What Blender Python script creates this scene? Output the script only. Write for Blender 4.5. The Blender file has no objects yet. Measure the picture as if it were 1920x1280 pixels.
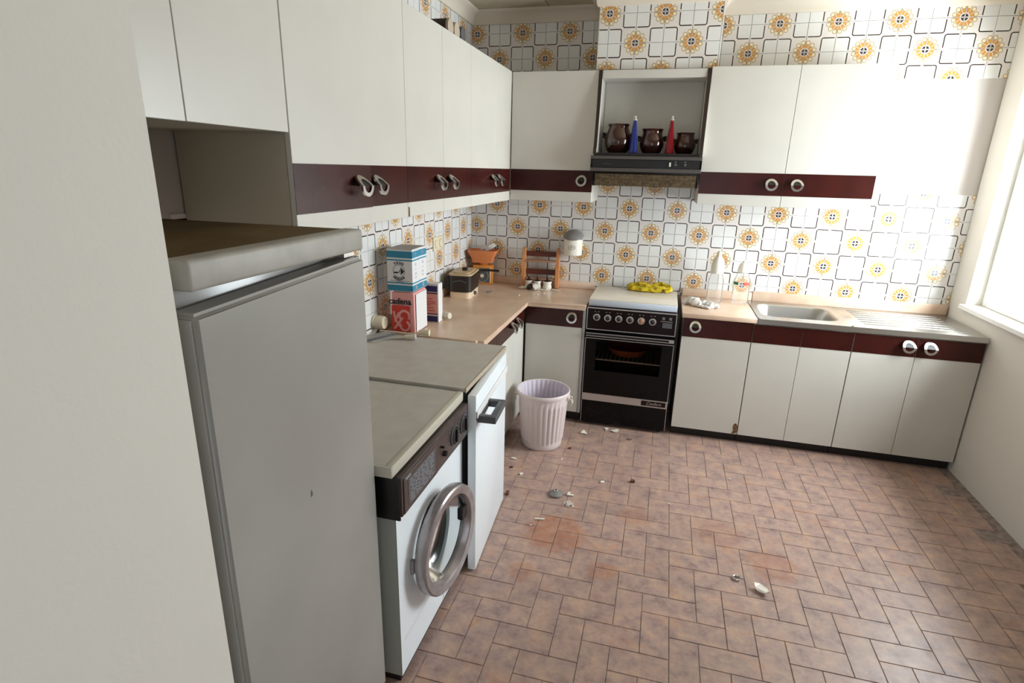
import bpy, bmesh, math, random
from mathutils import Vector, Matrix, noise
random.seed(7)
SC = bpy.context.scene
COL = SC.collection
PI = math.pi

# ------------------------------------------------------------------ camera, world, lights, exposure
cam_d = bpy.data.cameras.new('camera'); cam = bpy.data.objects.new('camera', cam_d); COL.objects.link(cam)
right = Vector((0.9653, 0.2594, 0.0236)); down = Vector((0.0982, -0.2775, -0.9557)); fwd = right.cross(down) * 1.0
right.normalize(); fwd.normalize(); down = fwd.cross(right)
mat = Matrix.Identity(4)
for i in range(3):
    mat[i][0] = right[i]; mat[i][1] = -down[i]; mat[i][2] = -fwd[i]
mat.translation = Vector((1.447, -4.211, 1.715))
cam.matrix_world = mat
cam_d.sensor_width = 36; cam_d.lens = 1052.37 / 1920 * 36; cam_d.clip_start = 0.02
SC.camera = cam

world = bpy.data.worlds.new('world'); SC.world = world; world.use_nodes = True
bg = world.node_tree.nodes['Background']; bg.inputs[0].default_value = (0.80, 0.90, 1.0, 1); bg.inputs[1].default_value = 1.6

def area(name, loc, rot, sx, sy, power, color):
    l = bpy.data.lights.new(name, 'AREA'); l.shape = 'RECTANGLE'; l.size = sx; l.size_y = sy
    l.energy = power; l.color = color
    o = bpy.data.objects.new(name, l); o.location = loc; o.rotation_euler = rot; COL.objects.link(o)
    return o
# daylight entering by the window in the right wall (beside the sink) plus a weak warm fill lamp added behind the camera
area('window_daylight', (3.50, -0.86, 1.66), (0, PI / 2, 0), 1.36, 1.32, 122, (0.90, 0.96, 1.0))
area('rear_fill', (1.9, -5.02, 1.25), (-PI / 2, 0, 0), 0.9, 2.0, 4, (1.0, 0.88, 0.74))

SC.view_settings.view_transform = 'Standard'; SC.view_settings.look = 'None'
SC.view_settings.gamma = 1; SC.view_settings.use_curve_mapping = False
SC.view_settings.exposure = 0.02
SC.cycles.transparent_max_bounces = 32

# ------------------------------------------------------------------ materials
def lin(c):
    out = []
    for v in c:
        v = v / 255.0
        out.append(v / 12.92 if v <= 0.04045 else ((v + 0.055) / 1.055) ** 2.4)
    return tuple(out) + (1.0,)
def nodes(name):
    m = bpy.data.materials.new(name); m.use_nodes = True
    nt = m.node_tree
    return m, nt, nt.nodes['Principled BSDF']
def mat_p(name, rgb, rough=0.5, metal=0.0, spec=0.5, var=0.0, scale=8.0, bump=0.0, bscale=60.0, rgb2=None, coat=0.0):
    m, nt, b = nodes(name)
    b.inputs['Roughness'].default_value = rough; b.inputs['Metallic'].default_value = metal
    b.inputs['Specular IOR Level'].default_value = spec; b.inputs['Coat Weight'].default_value = coat
    b.inputs['Base Color'].default_value = lin(rgb)
    if var or rgb2 or bump:
        tc = nt.nodes.new('ShaderNodeTexCoord')
    if var or rgb2:
        n = nt.nodes.new('ShaderNodeTexNoise'); n.inputs['Scale'].default_value = scale; n.inputs['Detail'].default_value = 5
        nt.links.new(tc.outputs['Object'], n.inputs['Vector'])
        r = nt.nodes.new('ShaderNodeValToRGB'); r.color_ramp.elements[0].position = 0.35; r.color_ramp.elements[1].position = 0.68
        c2 = rgb2 or tuple(max(0, v * (1 - var)) for v in rgb)
        r.color_ramp.elements[0].color = lin(rgb); r.color_ramp.elements[1].color = lin(c2)
        nt.links.new(n.outputs['Fac'], r.inputs['Fac']); nt.links.new(r.outputs['Color'], b.inputs['Base Color'])
    if bump:
        n2 = nt.nodes.new('ShaderNodeTexNoise'); n2.inputs['Scale'].default_value = bscale; n2.inputs['Detail'].default_value = 4
        nt.links.new(tc.outputs['Object'], n2.inputs['Vector'])
        bp = nt.nodes.new('ShaderNodeBump'); bp.inputs['Strength'].default_value = bump; bp.inputs['Distance'].default_value = 0.004
        nt.links.new(n2.outputs['Fac'], bp.inputs['Height']); nt.links.new(bp.outputs['Normal'], b.inputs['Normal'])
    return m
def mat_clear(name, tint, gloss_fac=0.25, rough=0.05, tintmix=None):
    """thin clear material: transparent with a facing-dependent sheen"""
    m = bpy.data.materials.new(name); m.use_nodes = True; nt = m.node_tree; nt.nodes.clear()
    out = nt.nodes.new('ShaderNodeOutputMaterial'); t = nt.nodes.new('ShaderNodeBsdfTransparent'); t.inputs[0].default_value = tint + (1,)
    g = nt.nodes.new('ShaderNodeBsdfGlossy'); g.inputs['Roughness'].default_value = rough
    f = nt.nodes.new('ShaderNodeLayerWeight'); f.inputs[0].default_value = gloss_fac
    mx = nt.nodes.new('ShaderNodeMixShader')
    nt.links.new(f.outputs['Fresnel'], mx.inputs[0]); nt.links.new(t.outputs[0], mx.inputs[1]); nt.links.new(g.outputs[0], mx.inputs[2])
    if tintmix:      # a little haze in the plastic
        d = nt.nodes.new('ShaderNodeBsdfDiffuse'); d.inputs[0].default_value = (0.9, 0.9, 0.88, 1); m2 = nt.nodes.new('ShaderNodeMixShader'); m2.inputs[0].default_value = tintmix
        nt.links.new(mx.outputs[0], m2.inputs[1]); nt.links.new(d.outputs[0], m2.inputs[2]); nt.links.new(m2.outputs[0], out.inputs[0])
    else: nt.links.new(mx.outputs[0], out.inputs[0])
    return m

class NM:
    """small helper for building math node graphs"""
    def __init__(s, nt): s.nt = nt
    def m(s, op, a, b=0.0, c=None):
        n = s.nt.nodes.new('ShaderNodeMath'); n.operation = op
        for i, v in enumerate((a, b) if c is None else (a, b, c)):
            if isinstance(v, (int, float)): n.inputs[i].default_value = v
            else: s.nt.links.new(v, n.inputs[i])
        return n.outputs[0]
    def mix(s, f, a, b):
        n = s.nt.nodes.new('ShaderNodeMix'); n.data_type = 'RGBA'
        for k, v in ((0, f), (6, a), (7, b)):
            if isinstance(v, (int, float)): n.inputs[k].default_value = v
            elif isinstance(v, tuple): n.inputs[k].default_value = v
            else: s.nt.links.new(v, n.inputs[k])
        return n.outputs[2]

def mat_wall_tile():
    m, nt, b = nodes('patterned_wall_tile')
    N = NM(nt); M = N.m
    uv = nt.nodes.new('ShaderNodeUVMap'); sp = nt.nodes.new('ShaderNodeSeparateXYZ'); nt.links.new(uv.outputs[0], sp.inputs[0])
    u, v = sp.outputs[0], sp.outputs[1]
    u1, v1 = M('SUBTRACT', 1.0, u), M('SUBTRACT', 1.0, v)
    near = M('LESS_THAN', M('ADD', u, v), 1.0)
    def sel(f, a, c): return M('ADD', M('MULTIPLY', f, a), M('MULTIPLY', M('SUBTRACT', 1.0, f), c))
    x, y = sel(near, u, u1), sel(near, v, v1)
    r = M('SQRT', M('ADD', M('MULTIPLY', x, x), M('MULTIPLY', y, y)))
    a = M('ARCTAN2', y, x)
    am = M('SUBTRACT', M('MODULO', a, PI / 6), PI / 12)
    ok = M('GREATER_THAN', M('MINIMUM', x, y), 0.016)
    dark = M('MULTIPLY', M('MULTIPLY', M('LESS_THAN', r, 0.115), M('GREATER_THAN', r, 0.02)), M('GREATER_THAN', M('MINIMUM', x, y), 0.02))
    org = M('MULTIPLY', M('MULTIPLY', M('LESS_THAN', r, 0.315), M('GREATER_THAN', r, 0.148)),
            M('MULTIPLY', M('LESS_THAN', M('ABSOLUTE', am), 0.225), ok))
    d2 = M('SUBTRACT', M('ADD', M('MULTIPLY', r, r), 0.338 * 0.338), M('MULTIPLY', M('MULTIPLY', r, 2 * 0.338), M('COSINE', am)))
    d = M('SQRT', M('MAXIMUM', d2, 0.0))
    ring = M('LESS_THAN', d, 0.078); cream = M('LESS_THAN', d, 0.054)
    sq = M('GREATER_THAN', u, v)
    sx, sy = sel(sq, u1, u), sel(sq, v, v1)
    qx, qy = M('MAXIMUM', M('SUBTRACT', sx, 0.405), 0.0), M('MAXIMUM', M('SUBTRACT', sy, 0.405), 0.0)
    sd = M('SUBTRACT', M('ADD', M('SQRT', M('ADD', M('MULTIPLY', qx, qx), M('MULTIPLY', qy, qy))),
                           M('MINIMUM', M('SUBTRACT', M('MAXIMUM', sx, sy), 0.405), 0.0)), 0.068)
    line = M('MULTIPLY', M('LESS_THAN', M('ABSOLUTE', sd), 0.019), M('GREATER_THAN', M('MINIMUM', sx, sy), 0.042))
    ins = M('LESS_THAN', sd, 0.0)
    c = N.mix(ins, lin((224, 217, 212)), lin((226, 225, 222)))
    c = N.mix(org, c, lin((204, 146, 72)))
    c = N.mix(ring, c, lin((166, 148, 110)))
    c = N.mix(cream, c, lin((238, 220, 186)))
    c = N.mix(dark, c, lin((52, 46, 52)))
    c = N.mix(line, c, lin((48, 32, 28)))
    nt.links.new(c, b.inputs['Base Color'])
    b.inputs['Roughness'].default_value = 0.16
    return m

def mat_floor_tile():
    m, nt, b = nodes('terracotta_floor_tile')
    N = NM(nt)
    g = nt.nodes.new('ShaderNodeNewGeometry'); oi = nt.nodes.new('ShaderNodeObjectInfo')
    def nz(scale, detail=6, rough=0.6, dist=0.0):
        n = nt.nodes.new('ShaderNodeTexNoise'); n.inputs['Scale'].default_value = scale; n.inputs['Detail'].default_value = detail
        n.inputs['Roughness'].default_value = rough; n.inputs['Distortion'].default_value = dist
        nt.links.new(g.outputs['Position'], n.inputs['Vector']); return n.outputs['Fac']
    def ramp(f, stops):
        r = nt.nodes.new('ShaderNodeValToRGB'); e = r.color_ramp.elements
        e[0].position, e[0].color = stops[0]; e[1].position, e[1].color = stops[1]
        for p, c in stops[2:]:
            k = e.new(p); k.color = c
        nt.links.new(f, r.inputs['Fac']); return r.outputs['Color']
    base = ramp(nz(13.0, 8, 0.72), [(0.30, lin((124, 100, 96))), (0.70, lin((194, 160, 132))), (0.45, lin((160, 134, 126))), (0.58, lin((178, 148, 132)))])
    rust = ramp(nz(6.5, 8, 0.72, 0.6), [(0.54, (0, 0, 0, 1)), (0.70, (1, 1, 1, 1))])
    spots = ramp(nz(30, 4, 0.6), [(0.60, (0, 0, 0, 1)), (0.74, (1, 1, 1, 1))])
    c = N.mix(N.m('MULTIPLY', rust, 0.42), base, lin((182, 122, 88)))
    c = N.mix(N.m('MULTIPLY', spots, 0.35), c, lin((122, 86, 74)))
    # the round rusty stain in front of the washing machine and a few smaller ones
    sp = nt.nodes.new('ShaderNodeSeparateXYZ'); nt.links.new(g.outputs['Position'], sp.inputs[0])
    wob = nz(14, 5, 0.7)
    mott = ramp(nz(34, 6, 0.7), [(0.36, (0.25, 0.25, 0.25, 1)), (0.62, (1, 1, 1, 1))])
    for cx, cy, rr, st in ((1.075, -1.845, 0.155, 0.8), (1.33, -2.06, 0.07, 0.6), (0.98, -2.17, 0.07, 0.45), (1.44, -1.60, 0.09, 0.35), (1.86, -1.62, 0.13, 0.35), (2.08, -1.80, 0.12, 0.6)):
        dx = N.m('SUBTRACT', sp.outputs[0], cx); dy = N.m('SUBTRACT', sp.outputs[1], cy)
        d = N.m('SQRT', N.m('ADD', N.m('MULTIPLY', dx, dx), N.m('MULTIPLY', dy, dy)))
        d = N.m('ADD', d, N.m('MULTIPLY', N.m('SUBTRACT', wob, 0.5), rr * 1.3))
        f = N.m('MULTIPLY', N.m('SUBTRACT', 1.0, N.m('SMOOTH_MIN', N.m('MAXIMUM', N.m('DIVIDE', N.m('SUBTRACT', d, rr * 0.7), rr * 0.4), 0.0), 1.0, 0.05)), st)
        f = N.m('MULTIPLY', f, mott)
        c = N.mix(f, c, lin((168, 106, 72)))
    hs = nt.nodes.new('ShaderNodeHueSaturation')
    nt.links.new(c, hs.inputs['Color'])
    nt.links.new(N.m('ADD', N.m('MULTIPLY', oi.outputs['Random'], 0.10), 0.96), hs.inputs['Value'])
    nt.links.new(hs.outputs[0], b.inputs['Base Color'])
    nt.links.new(N.m('ADD', N.m('MULTIPLY', nz(18), 0.3), 0.22), b.inputs['Roughness'])
    bp = nt.nodes.new('ShaderNodeBump'); bp.inputs['Strength'].default_value = 0.25; bp.inputs['Distance'].default_value = 0.003
    nt.links.new(nz(40), bp.inputs['Height']); nt.links.new(bp.outputs['Normal'], b.inputs['Normal'])
    return m

def mat_wood(name, c1, c2, rough=0.35, axis=2, scale=14):
    m, nt, b = nodes(name)
    tc = nt.nodes.new('ShaderNodeTexCoord'); mp = nt.nodes.new('ShaderNodeMapping')
    s = [scale, scale, scale]; s[axis] = scale * 0.08; mp.inputs['Scale'].default_value = s
    n = nt.nodes.new('ShaderNodeTexNoise'); n.inputs['Scale'].default_value = 6; n.inputs['Detail'].default_value = 6
    r = nt.nodes.new('ShaderNodeValToRGB'); r.color_ramp.elements[0].color = lin(c1); r.color_ramp.elements[1].color = lin(c2)
    r.color_ramp.elements[0].position = 0.3; r.color_ramp.elements[1].position = 0.7
    nt.links.new(tc.outputs['Object'], mp.inputs[0]); nt.links.new(mp.outputs[0], n.inputs[0]); nt.links.new(n.outputs['Fac'], r.inputs[0])
    nt.links.new(r.outputs[0], b.inputs['Base Color']); b.inputs['Roughness'].default_value = rough
    return m

T = dict(
    tile=mat_wall_tile(), floor=mat_floor_tile(),
    grout=mat_p('wall_grout', (198, 190, 184), 0.9), fgrout=mat_p('floor_grout', (160, 144, 138), 0.95, var=0.3, scale=30),
    plaster=mat_p('white_plaster', (224, 219, 210), 0.85, bump=0.15), ceil=mat_p('ceiling_panel', (204, 192, 168), 0.85, bump=0.3, bscale=300, var=0.06),
    cornice=mat_p('cornice_paint', (220, 209, 192), 0.7),
    lam=mat_p('cream_laminate', (206, 202, 193), 0.33, var=0.025, scale=3), lamin=mat_p('carcass_board', (186, 176, 156), 0.5), dimtop=mat_p('bounce_dimming_top', (128, 108, 84), 0.9, var=0.2, scale=9),  # dark cabinet tops added to dim light bounced onto the wall above
    band=mat_p('dark_brown_band', (62, 20, 15), 0.26, var=0.2, scale=5, spec=0.3),
    chrome=mat_p('chrome', (205, 203, 200), 0.22, 1.0), blackp=mat_p('black_plastic', (16, 14, 14), 0.4), kick=mat_p('black_plinth', (22, 16, 14), 0.55),
    counter=mat_p('beige_marble', (206, 174, 148), 0.30, rgb2=(222, 198, 176), scale=6), edge=mat_p('edge_strip', (176, 160, 140), 0.4),
    steel=mat_p('brushed_steel', (196, 194, 190), 0.28, 1.0, bump=0.05), silver=mat_p('satin_silver', (186, 180, 174), 0.35, 0.8),
    white=mat_p('white_enamel', (240, 246, 250), 0.28), oldwhite=mat_p('aged_white_enamel', (160, 157, 151), 0.22, var=0.05, scale=3),
    shadetop=mat_p('fridge_top_shade_brown', (104, 86, 58), 0.85, var=0.2, scale=5, spec=0.1), topgrey=mat_p('grey_beige_worktop', (190, 184, 174), 0.5, var=0.05, scale=14),
    beigeedge=mat_p('beige_edge', (196, 190, 174), 0.5), sidegrey=mat_p('grey_green_side', (158, 160, 150), 0.5),
    brownpl=mat_p('brown_control_plastic', (78, 64, 60), 0.35, var=0.15, scale=20), doorring=mat_p('metallic_grey_plastic', (170, 162, 162), 0.24, 0.45, var=0.15, scale=16),
    rubber=mat_p('grey_rubber', (92, 94, 92), 0.6), drum=mat_p('drum_steel', (70, 68, 62), 0.4, 0.6),
    blacken=mat_p('black_enamel', (10, 7, 7), 0.12, spec=0.2), brownen=mat_p('dark_brown_enamel', (24, 12, 12), 0.16, spec=0.25), lid=mat_p('cooker_lid', (226, 216, 200), 0.3, var=0.05, scale=9),
    bluewhite=mat_p('blueish_white_front', (206, 214, 226), 0.3), dullsilver=mat_p('dull_grey_metal', (92, 86, 82), 0.45, 0.5), oldrim=mat_p('aged_white_rim', (168, 163, 154), 0.5, var=0.08, scale=14), print_=mat_p('faded_print', (120, 110, 104), 0.5), pot=mat_p('brown_glaze', (62, 24, 14), 0.1, rgb2=(34, 14, 10), scale=9, coat=0.6),
    potrim=mat_p('dark_glaze', (34, 16, 12), 0.15), blue=mat_p('blue_glass', (30, 44, 120), 0.12), red=mat_p('red_glass', (134, 20, 30), 0.12), stopper=mat_p('clear_stopper', (190, 180, 176), 0.2),
    terra=mat_p('terracotta', (188, 108, 66), 0.6, var=0.15, scale=12), rack=mat_p('oven_rack', (170, 170, 168), 0.4, 0.6),
    filt=mat_p('greasy_filter', (62, 50, 34), 0.5, rgb2=(104, 88, 60), scale=60, bump=0.5),
    bin=mat_p('pinkish_white_plastic', (218, 204, 202), 0.42), binin=mat_p('lilac_plastic', (210, 200, 211), 0.5),
    yellow=mat_p('yellow_cloth', (212, 184, 22), 0.85, var=0.25, scale=24, bump=0.5, bscale=200), bag=mat_p('white_plastic_bag', (228, 224, 218), 0.4, var=0.1, scale=20),
    boxblue=mat_p('box_blue', (38, 128, 158), 0.6), boxwhite=mat_p('box_white', (222, 220, 220), 0.6), boxgrey=mat_p('box_top_grey', (178, 174, 168), 0.7),
    boxred=mat_p('box_red', (206, 52, 38), 0.55), boxpink=mat_p('box_pink', (226, 158, 154), 0.6), navy=mat_p('box_navy', (32, 42, 100), 0.55), peach=mat_p('box_peach', (220, 168, 156), 0.6),
    ink=mat_p('black_ink', (26, 26, 28), 0.6), maroon=mat_p('maroon_ink', (84, 28, 40), 0.6), redink=mat_p('red_ink', (190, 80, 76), 0.6), greyink=mat_p('grey_ink', (150, 150, 158), 0.6),
    cream=mat_p('cream_plastic', (224, 212, 184), 0.45), creamy=mat_p('ivory_plastic', (216, 208, 188), 0.4), greyp=mat_p('grey_plastic', (150, 148, 146), 0.45), dgrey=mat_p('dark_grey_plastic', (84, 84, 86), 0.45),
    fryer=mat_p('fryer_black', (30, 24, 22), 0.35), fryerbase=mat_p('fryer_beige', (226, 202, 172), 0.45), fryerlid=mat_p('fryer_lid_beige', (188, 164, 128), 0.4),
    orange=mat_p('orange_plastic', (212, 128, 78), 0.45), scalewood=mat_p('amber_plastic', (212, 136, 52), 0.4),
    wood=mat_wood('light_wood', (190, 122, 74), (216, 152, 98)), dwood=mat_wood('dark_wood', (78, 32, 20), (104, 46, 28), axis=0), mwood=mat_wood('dusty_wood', (150, 104, 80), (176, 134, 108), axis=0),
    ceramic=mat_p('white_ceramic', (232, 226, 214), 0.25), enamelgrey=mat_p('grey_enamel', (128, 124, 122), 0.35), brownlid=mat_p('brown_knob', (44, 28, 24), 0.4),
    bottle=mat_clear('clear_pet', (0.98, 0.985, 0.985), 0.10, 0.10, 0.10), green=mat_p('green_label', (20, 120, 80), 0.5), redl=mat_p('red_label', (214, 70, 54), 0.5), milky=mat_p('milky_cap', (234, 230, 220), 0.45),
    glass=mat_clear('porthole_glass', (0.74, 0.78, 0.78), 0.25, 0.16), ovenglass=mat_clear('oven_glass', (0.74, 0.68, 0.64), 0.03, 0.05), pane=mat_clear('window_glass', (0.97, 0.98, 0.98), 0.05),
    roll=mat_p('dark_brown_roll', (44, 28, 18), 0.6, var=0.2), rollend=mat_p('pale_roll_end', (176, 160, 142), 0.8), chip=mat_p('exposed_chipboard', (128, 92, 58), 0.9, var=0.4, scale=60, bump=0.6),
    paint=mat_p('painted_wood', (240, 240, 238), 0.4), knobtan=mat_p('tan_knob_face', (170, 120, 90), 0.4), shell=mat_p('brown_shell', (96, 62, 48), 0.6), lint=mat_p('white_string', (222, 214, 206), 0.9))

# ------------------------------------------------------------------ geometry helpers
def bm_new(): return bmesh.new()
def box(bm, x0, x1, y0, y1, z0, z1, bev=0.0, seg=2, M=None):
    r = bmesh.ops.create_cube(bm, size=1.0)
    vs = r['verts']
    bmesh.ops.scale(bm, vec=(x1 - x0, y1 - y0, z1 - z0), verts=vs)
    bmesh.ops.translate(bm, vec=((x0 + x1) / 2, (y0 + y1) / 2, (z0 + z1) / 2), verts=vs)
    if bev > 0:
        es = list({e for v in vs for e in v.link_edges})
        bv = bmesh.ops.bevel(bm, geom=es, offset=bev, segments=seg, profile=0.5, affect='EDGES')
        vs = bv['verts'] if M is not None else vs
        if M is not None:
            vs = list({v for f in bv['faces'] for v in f.verts} | set(bv['verts']))
            todo = set(vs)
            st = list(vs)
            while st:
                v = st.pop()
                for e in v.link_edges:
                    w = e.other_vert(v)
                    if w not in todo: todo.add(w); st.append(w)
            vs = list(todo)
    if M is not None: bmesh.ops.transform(bm, matrix=M, verts=vs)
    return bm
def cyl(bm, p0, p1, r0, r1=None, seg=20, cap=True):
    p0, p1 = Vector(p0), Vector(p1); r1 = r0 if r1 is None else r1
    d = p1 - p0
    M = Matrix.Translation((p0 + p1) / 2) @ d.to_track_quat('Z', 'Y').to_matrix().to_4x4()
    bmesh.ops.create_cone(bm, cap_ends=cap, segments=seg, radius1=r0, radius2=r1, depth=d.length, matrix=M)
    return bm
def lathe(bm, prof, seg=32, center=(0, 0, 0), M=None, ribs=None):
    """prof: list of (radius, z); closes at axis when radius is 0"""
    rings = []
    C = Vector(center)
    for k, (r, z) in enumerate(prof):
        if r <= 1e-6:
            p = Vector((0, 0, z))
            rings.append([bm.verts.new((M @ p if M else p) + C)])
        else:
            ring = []
            for s in range(seg):
                a = 2 * PI * s / seg
                rr = r + (ribs(k, s) if ribs else 0.0)
                p = Vector((rr * math.cos(a), rr * math.sin(a), z))
                ring.append(bm.verts.new((M @ p if M else p) + C))
            rings.append(ring)
    for a, b in zip(rings, rings[1:]):
        for s in range(seg):
            t = (s + 1) % seg
            if len(a) == 1 and len(b) == 1: continue
            if len(a) == 1: bm.faces.new((a[0], b[t], b[s]))
            elif len(b) == 1: bm.faces.new((a[s], a[t], b[0]))
            else: bm.faces.new((a[s], a[t], b[t], b[s]))
    return bm
def tube(bm, pts, r, seg=8, closed=False, flat=None):
    pts = [Vector(p) for p in pts]; n = len(pts); rings = []
    up = Vector((0, 0, 1))
    for i, p in enumerate(pts):
        if closed: t = pts[(i + 1) % n] - pts[i - 1]
        else: t = pts[min(i + 1, n - 1)] - pts[max(i - 1, 0)]
        t.normalize()
        a = up if abs(t.dot(up)) < 0.95 else Vector((1, 0, 0))
        x = t.cross(a).normalized(); y = x.cross(t).normalized()
        rr = r[i] if isinstance(r, (list, tuple)) else r
        rings.append([bm.verts.new(p + x * rr * math.cos(2 * PI * k / seg) + y * rr * (flat or 1) * math.sin(2 * PI * k / seg)) for k in range(seg)])
    m = n if closed else n - 1
    for i in range(m):
        a, b = rings[i], rings[(i + 1) % n]
        for k in range(seg):
            bm.faces.new((a[k], a[(k + 1) % seg], b[(k + 1) % seg], b[k]))
    if not closed:
        bm.faces.new(rings[0][::-1]); bm.faces.new(rings[-1])
    return bm
def prism(bm, poly, h, M=None):
    """poly in the XY plane extruded along +Z by h"""
    lo = [bm.verts.new((M @ Vector((x, y, 0))) if M else (x, y, 0)) for x, y in poly]
    hi = [bm.verts.new((M @ Vector((x, y, h))) if M else (x, y, h)) for x, y in poly]
    n = len(poly)
    bm.faces.new(lo[::-1]); bm.faces.new(hi)
    for i in range(n): bm.faces.new((lo[i], lo[(i + 1) % n], hi[(i + 1) % n], hi[i]))
    return bm
# frames for prism: local x, y -> world axes
def frame(o, ex, ey):
    ex, ey = Vector(ex), Vector(ey); ez = ex.cross(ey)
    M = Matrix.Identity(4)
    for i in range(3): M[i][0] = ex[i]; M[i][1] = ey[i]; M[i][2] = ez[i]
    M.translation = Vector(o); return M
def obj(name, bm, m, parent=None, loc=None, smooth=False, kind=None):
    bmesh.ops.recalc_face_normals(bm, faces=bm.faces)
    me = bpy.data.meshes.new(name); bm.to_mesh(me); bm.free()
    for q in (m if isinstance(m, (list, tuple)) else [m]): me.materials.append(q)
    if smooth:
        me.shade_smooth()
        try: me.set_sharp_from_angle(angle=math.radians(38))
        except Exception: pass
    o = bpy.data.objects.new(name, me); COL.objects.link(o)
    if parent: o.parent = parent
    if loc: o.location = loc
    if kind: o['kind'] = kind
    return o
def B(name, x0, x1, y0, y1, z0, z1, m, parent=None, bev=0.0, seg=2, smooth=False):
    return obj(name, box(bm_new(), x0, x1, y0, y1, z0, z1, bev, seg), m, parent, smooth=smooth or bev > 0)
def thing(name, label, cat, loc=(0, 0, 0), rz=0.0, group=None):
    o = bpy.data.objects.new(name, None); COL.objects.link(o); o.location = loc; o.rotation_euler = (0, 0, rz)
    o.empty_display_size = 0.05
    return tag(o, label, cat, group)
def tag(o, label, cat, group=None):
    o['label'] = label; o['category'] = cat
    if group: o['group'] = group
    return o
def struct(o): o['kind'] = 'structure'; return o
def text(name, s, size, m, parent, M, offset=0.0, ext=0.0004, align='CENTER', sx=1.0, shear=0.0):
    cu = bpy.data.curves.new(name, 'FONT'); cu.body = s; cu.size = size; cu.extrude = ext; cu.offset = offset
    cu.align_x = align; cu.align_y = 'CENTER'; cu.shear = shear; cu.resolution_u = 3
    tmp = bpy.data.objects.new(name, cu); COL.objects.link(tmp)
    dg = bpy.context.evaluated_depsgraph_get(); dg.update()
    me = bpy.data.meshes.new_from_object(tmp.evaluated_get(dg))
    bpy.data.objects.remove(tmp)
    me.transform(Matrix.Diagonal((sx, 1, 1, 1))); me.transform(M)
    me.materials.clear(); me.materials.append(m)
    o = bpy.data.objects.new(name, me); COL.objects.link(o); o.parent = parent
    return o
FY = lambda o: frame(o, (1, 0, 0), (0, 0, 1))            # text facing -Y (towards the camera)
FX = lambda o: frame(o, (0, 1, 0), (0, 0, 1))            # text facing +X

# ------------------------------------------------------------------ room shell
XR, YF, ZC = 3.30, -4.95, 2.76
wall_back = struct(B('wall_back', -0.15, XR + 0.25, 0.006, 0.15, -0.1, ZC + 0.1, T['grout']))
wall_left = struct(B('wall_left', -0.15, -0.006, YF, 0.0, -0.1, ZC + 0.1, T['grout']))
bm = bm_new()
WY0, WY1, WZ0, WZ1 = -1.52, -0.20, 0.98, 2.34
box(bm, XR, XR + 0.25, YF, WY0, -0.1, ZC + 0.1); box(bm, XR, XR + 0.25, WY1, 0.0, -0.1, ZC + 0.1)
box(bm, XR, XR + 0.25, WY0, WY1, -0.1, WZ0); box(bm, XR, XR + 0.25, WY0, WY1, WZ1, ZC + 0.1)
wall_right = struct(obj('wall_right', bm, T['plaster']))
bm = bm_new(); DX0, DX1, DZ = 1.35, 2.45, 2.25
box(bm, -0.15, DX0, YF - 0.15, YF, -0.1, ZC + 0.1); box(bm, DX1, XR + 0.25, YF - 0.15, YF, -0.1, ZC + 0.1); box(bm, DX0, DX1, YF - 0.15, YF, DZ, ZC + 0.1)
wall_front = struct(obj('wall_front', bm, T['plaster']))
wall_partition = struct(B('wall_partition', -0.006, 0.70, YF, -3.50, 0.0, ZC, T['plaster']))
floor = struct(B('floor', -0.15, XR + 0.25, YF - 0.15, 0.15, -0.12, -0.003, T['fgrout']))
ceiling = struct(B('ceiling', -0.15, XR + 0.25, YF - 0.15, 0.15, ZC + 0.012, ZC + 0.14, T['ceil']))
for px0, px1 in ((0.0, 0.563), (0.567, 1.763), (1.767, 2.963), (2.967, XR)):
    for py0, py1 in ((-2.398, 0.0), (-4.94, -2.402)):
        B('panel', px0, px1, py0, py1, ZC, ZC + 0.012, T['ceil'], ceiling, 0.002, 1)
# window with two casements in the right wall
win = struct(thing('window_1', 'white window with two glazed casements in the right wall by the sink', 'window')); del win['category']
for y0, y1, z0, z1 in ((WY0, WY0 + 0.05, WZ0, WZ1), (WY1 - 0.05, WY1, WZ0, WZ1), (WY0 + 0.05, WY1 - 0.05, WZ0, WZ0 + 0.05), (WY0 + 0.05, WY1 - 0.05, WZ1 - 0.05, WZ1), (-0.885, -0.835, WZ0 + 0.05, WZ1 - 0.05)):
    B('window_frame', XR + 0.08, XR + 0.14, y0, y1, z0, z1, T['paint'], win, 0.004, 1)
for y0, y1 in ((WY0 + 0.05, -0.885), (-0.835, WY1 - 0.05)):
    B('pane', XR + 0.105, XR + 0.111, y0, y1, WZ0 + 0.05, WZ1 - 0.05, T['pane'], win)
B('window_sill', XR - 0.03, XR + 0.08, WY0 - 0.02, WY1 + 0.02, WZ0 - 0.03, WZ0 - 0.001, T['paint'], win, 0.004, 1)
# unseen doorway added behind the camera as an opening for the fill lamp
door = struct(thing('door_1', 'white door frame of an added open doorway, unseen behind the camera', 'door')); del door['category']
for x0, x1, z0, z1 in ((DX0 - 0.06, DX0, 0, DZ + 0.06), (DX1, DX1 + 0.06, 0, DZ + 0.06), (DX0, DX1, DZ, DZ + 0.06)):
    B('door_frame', x0, x1, YF - 0.02, YF + 0.02, z0, z1, T['paint'], door, 0.004, 1)

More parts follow.
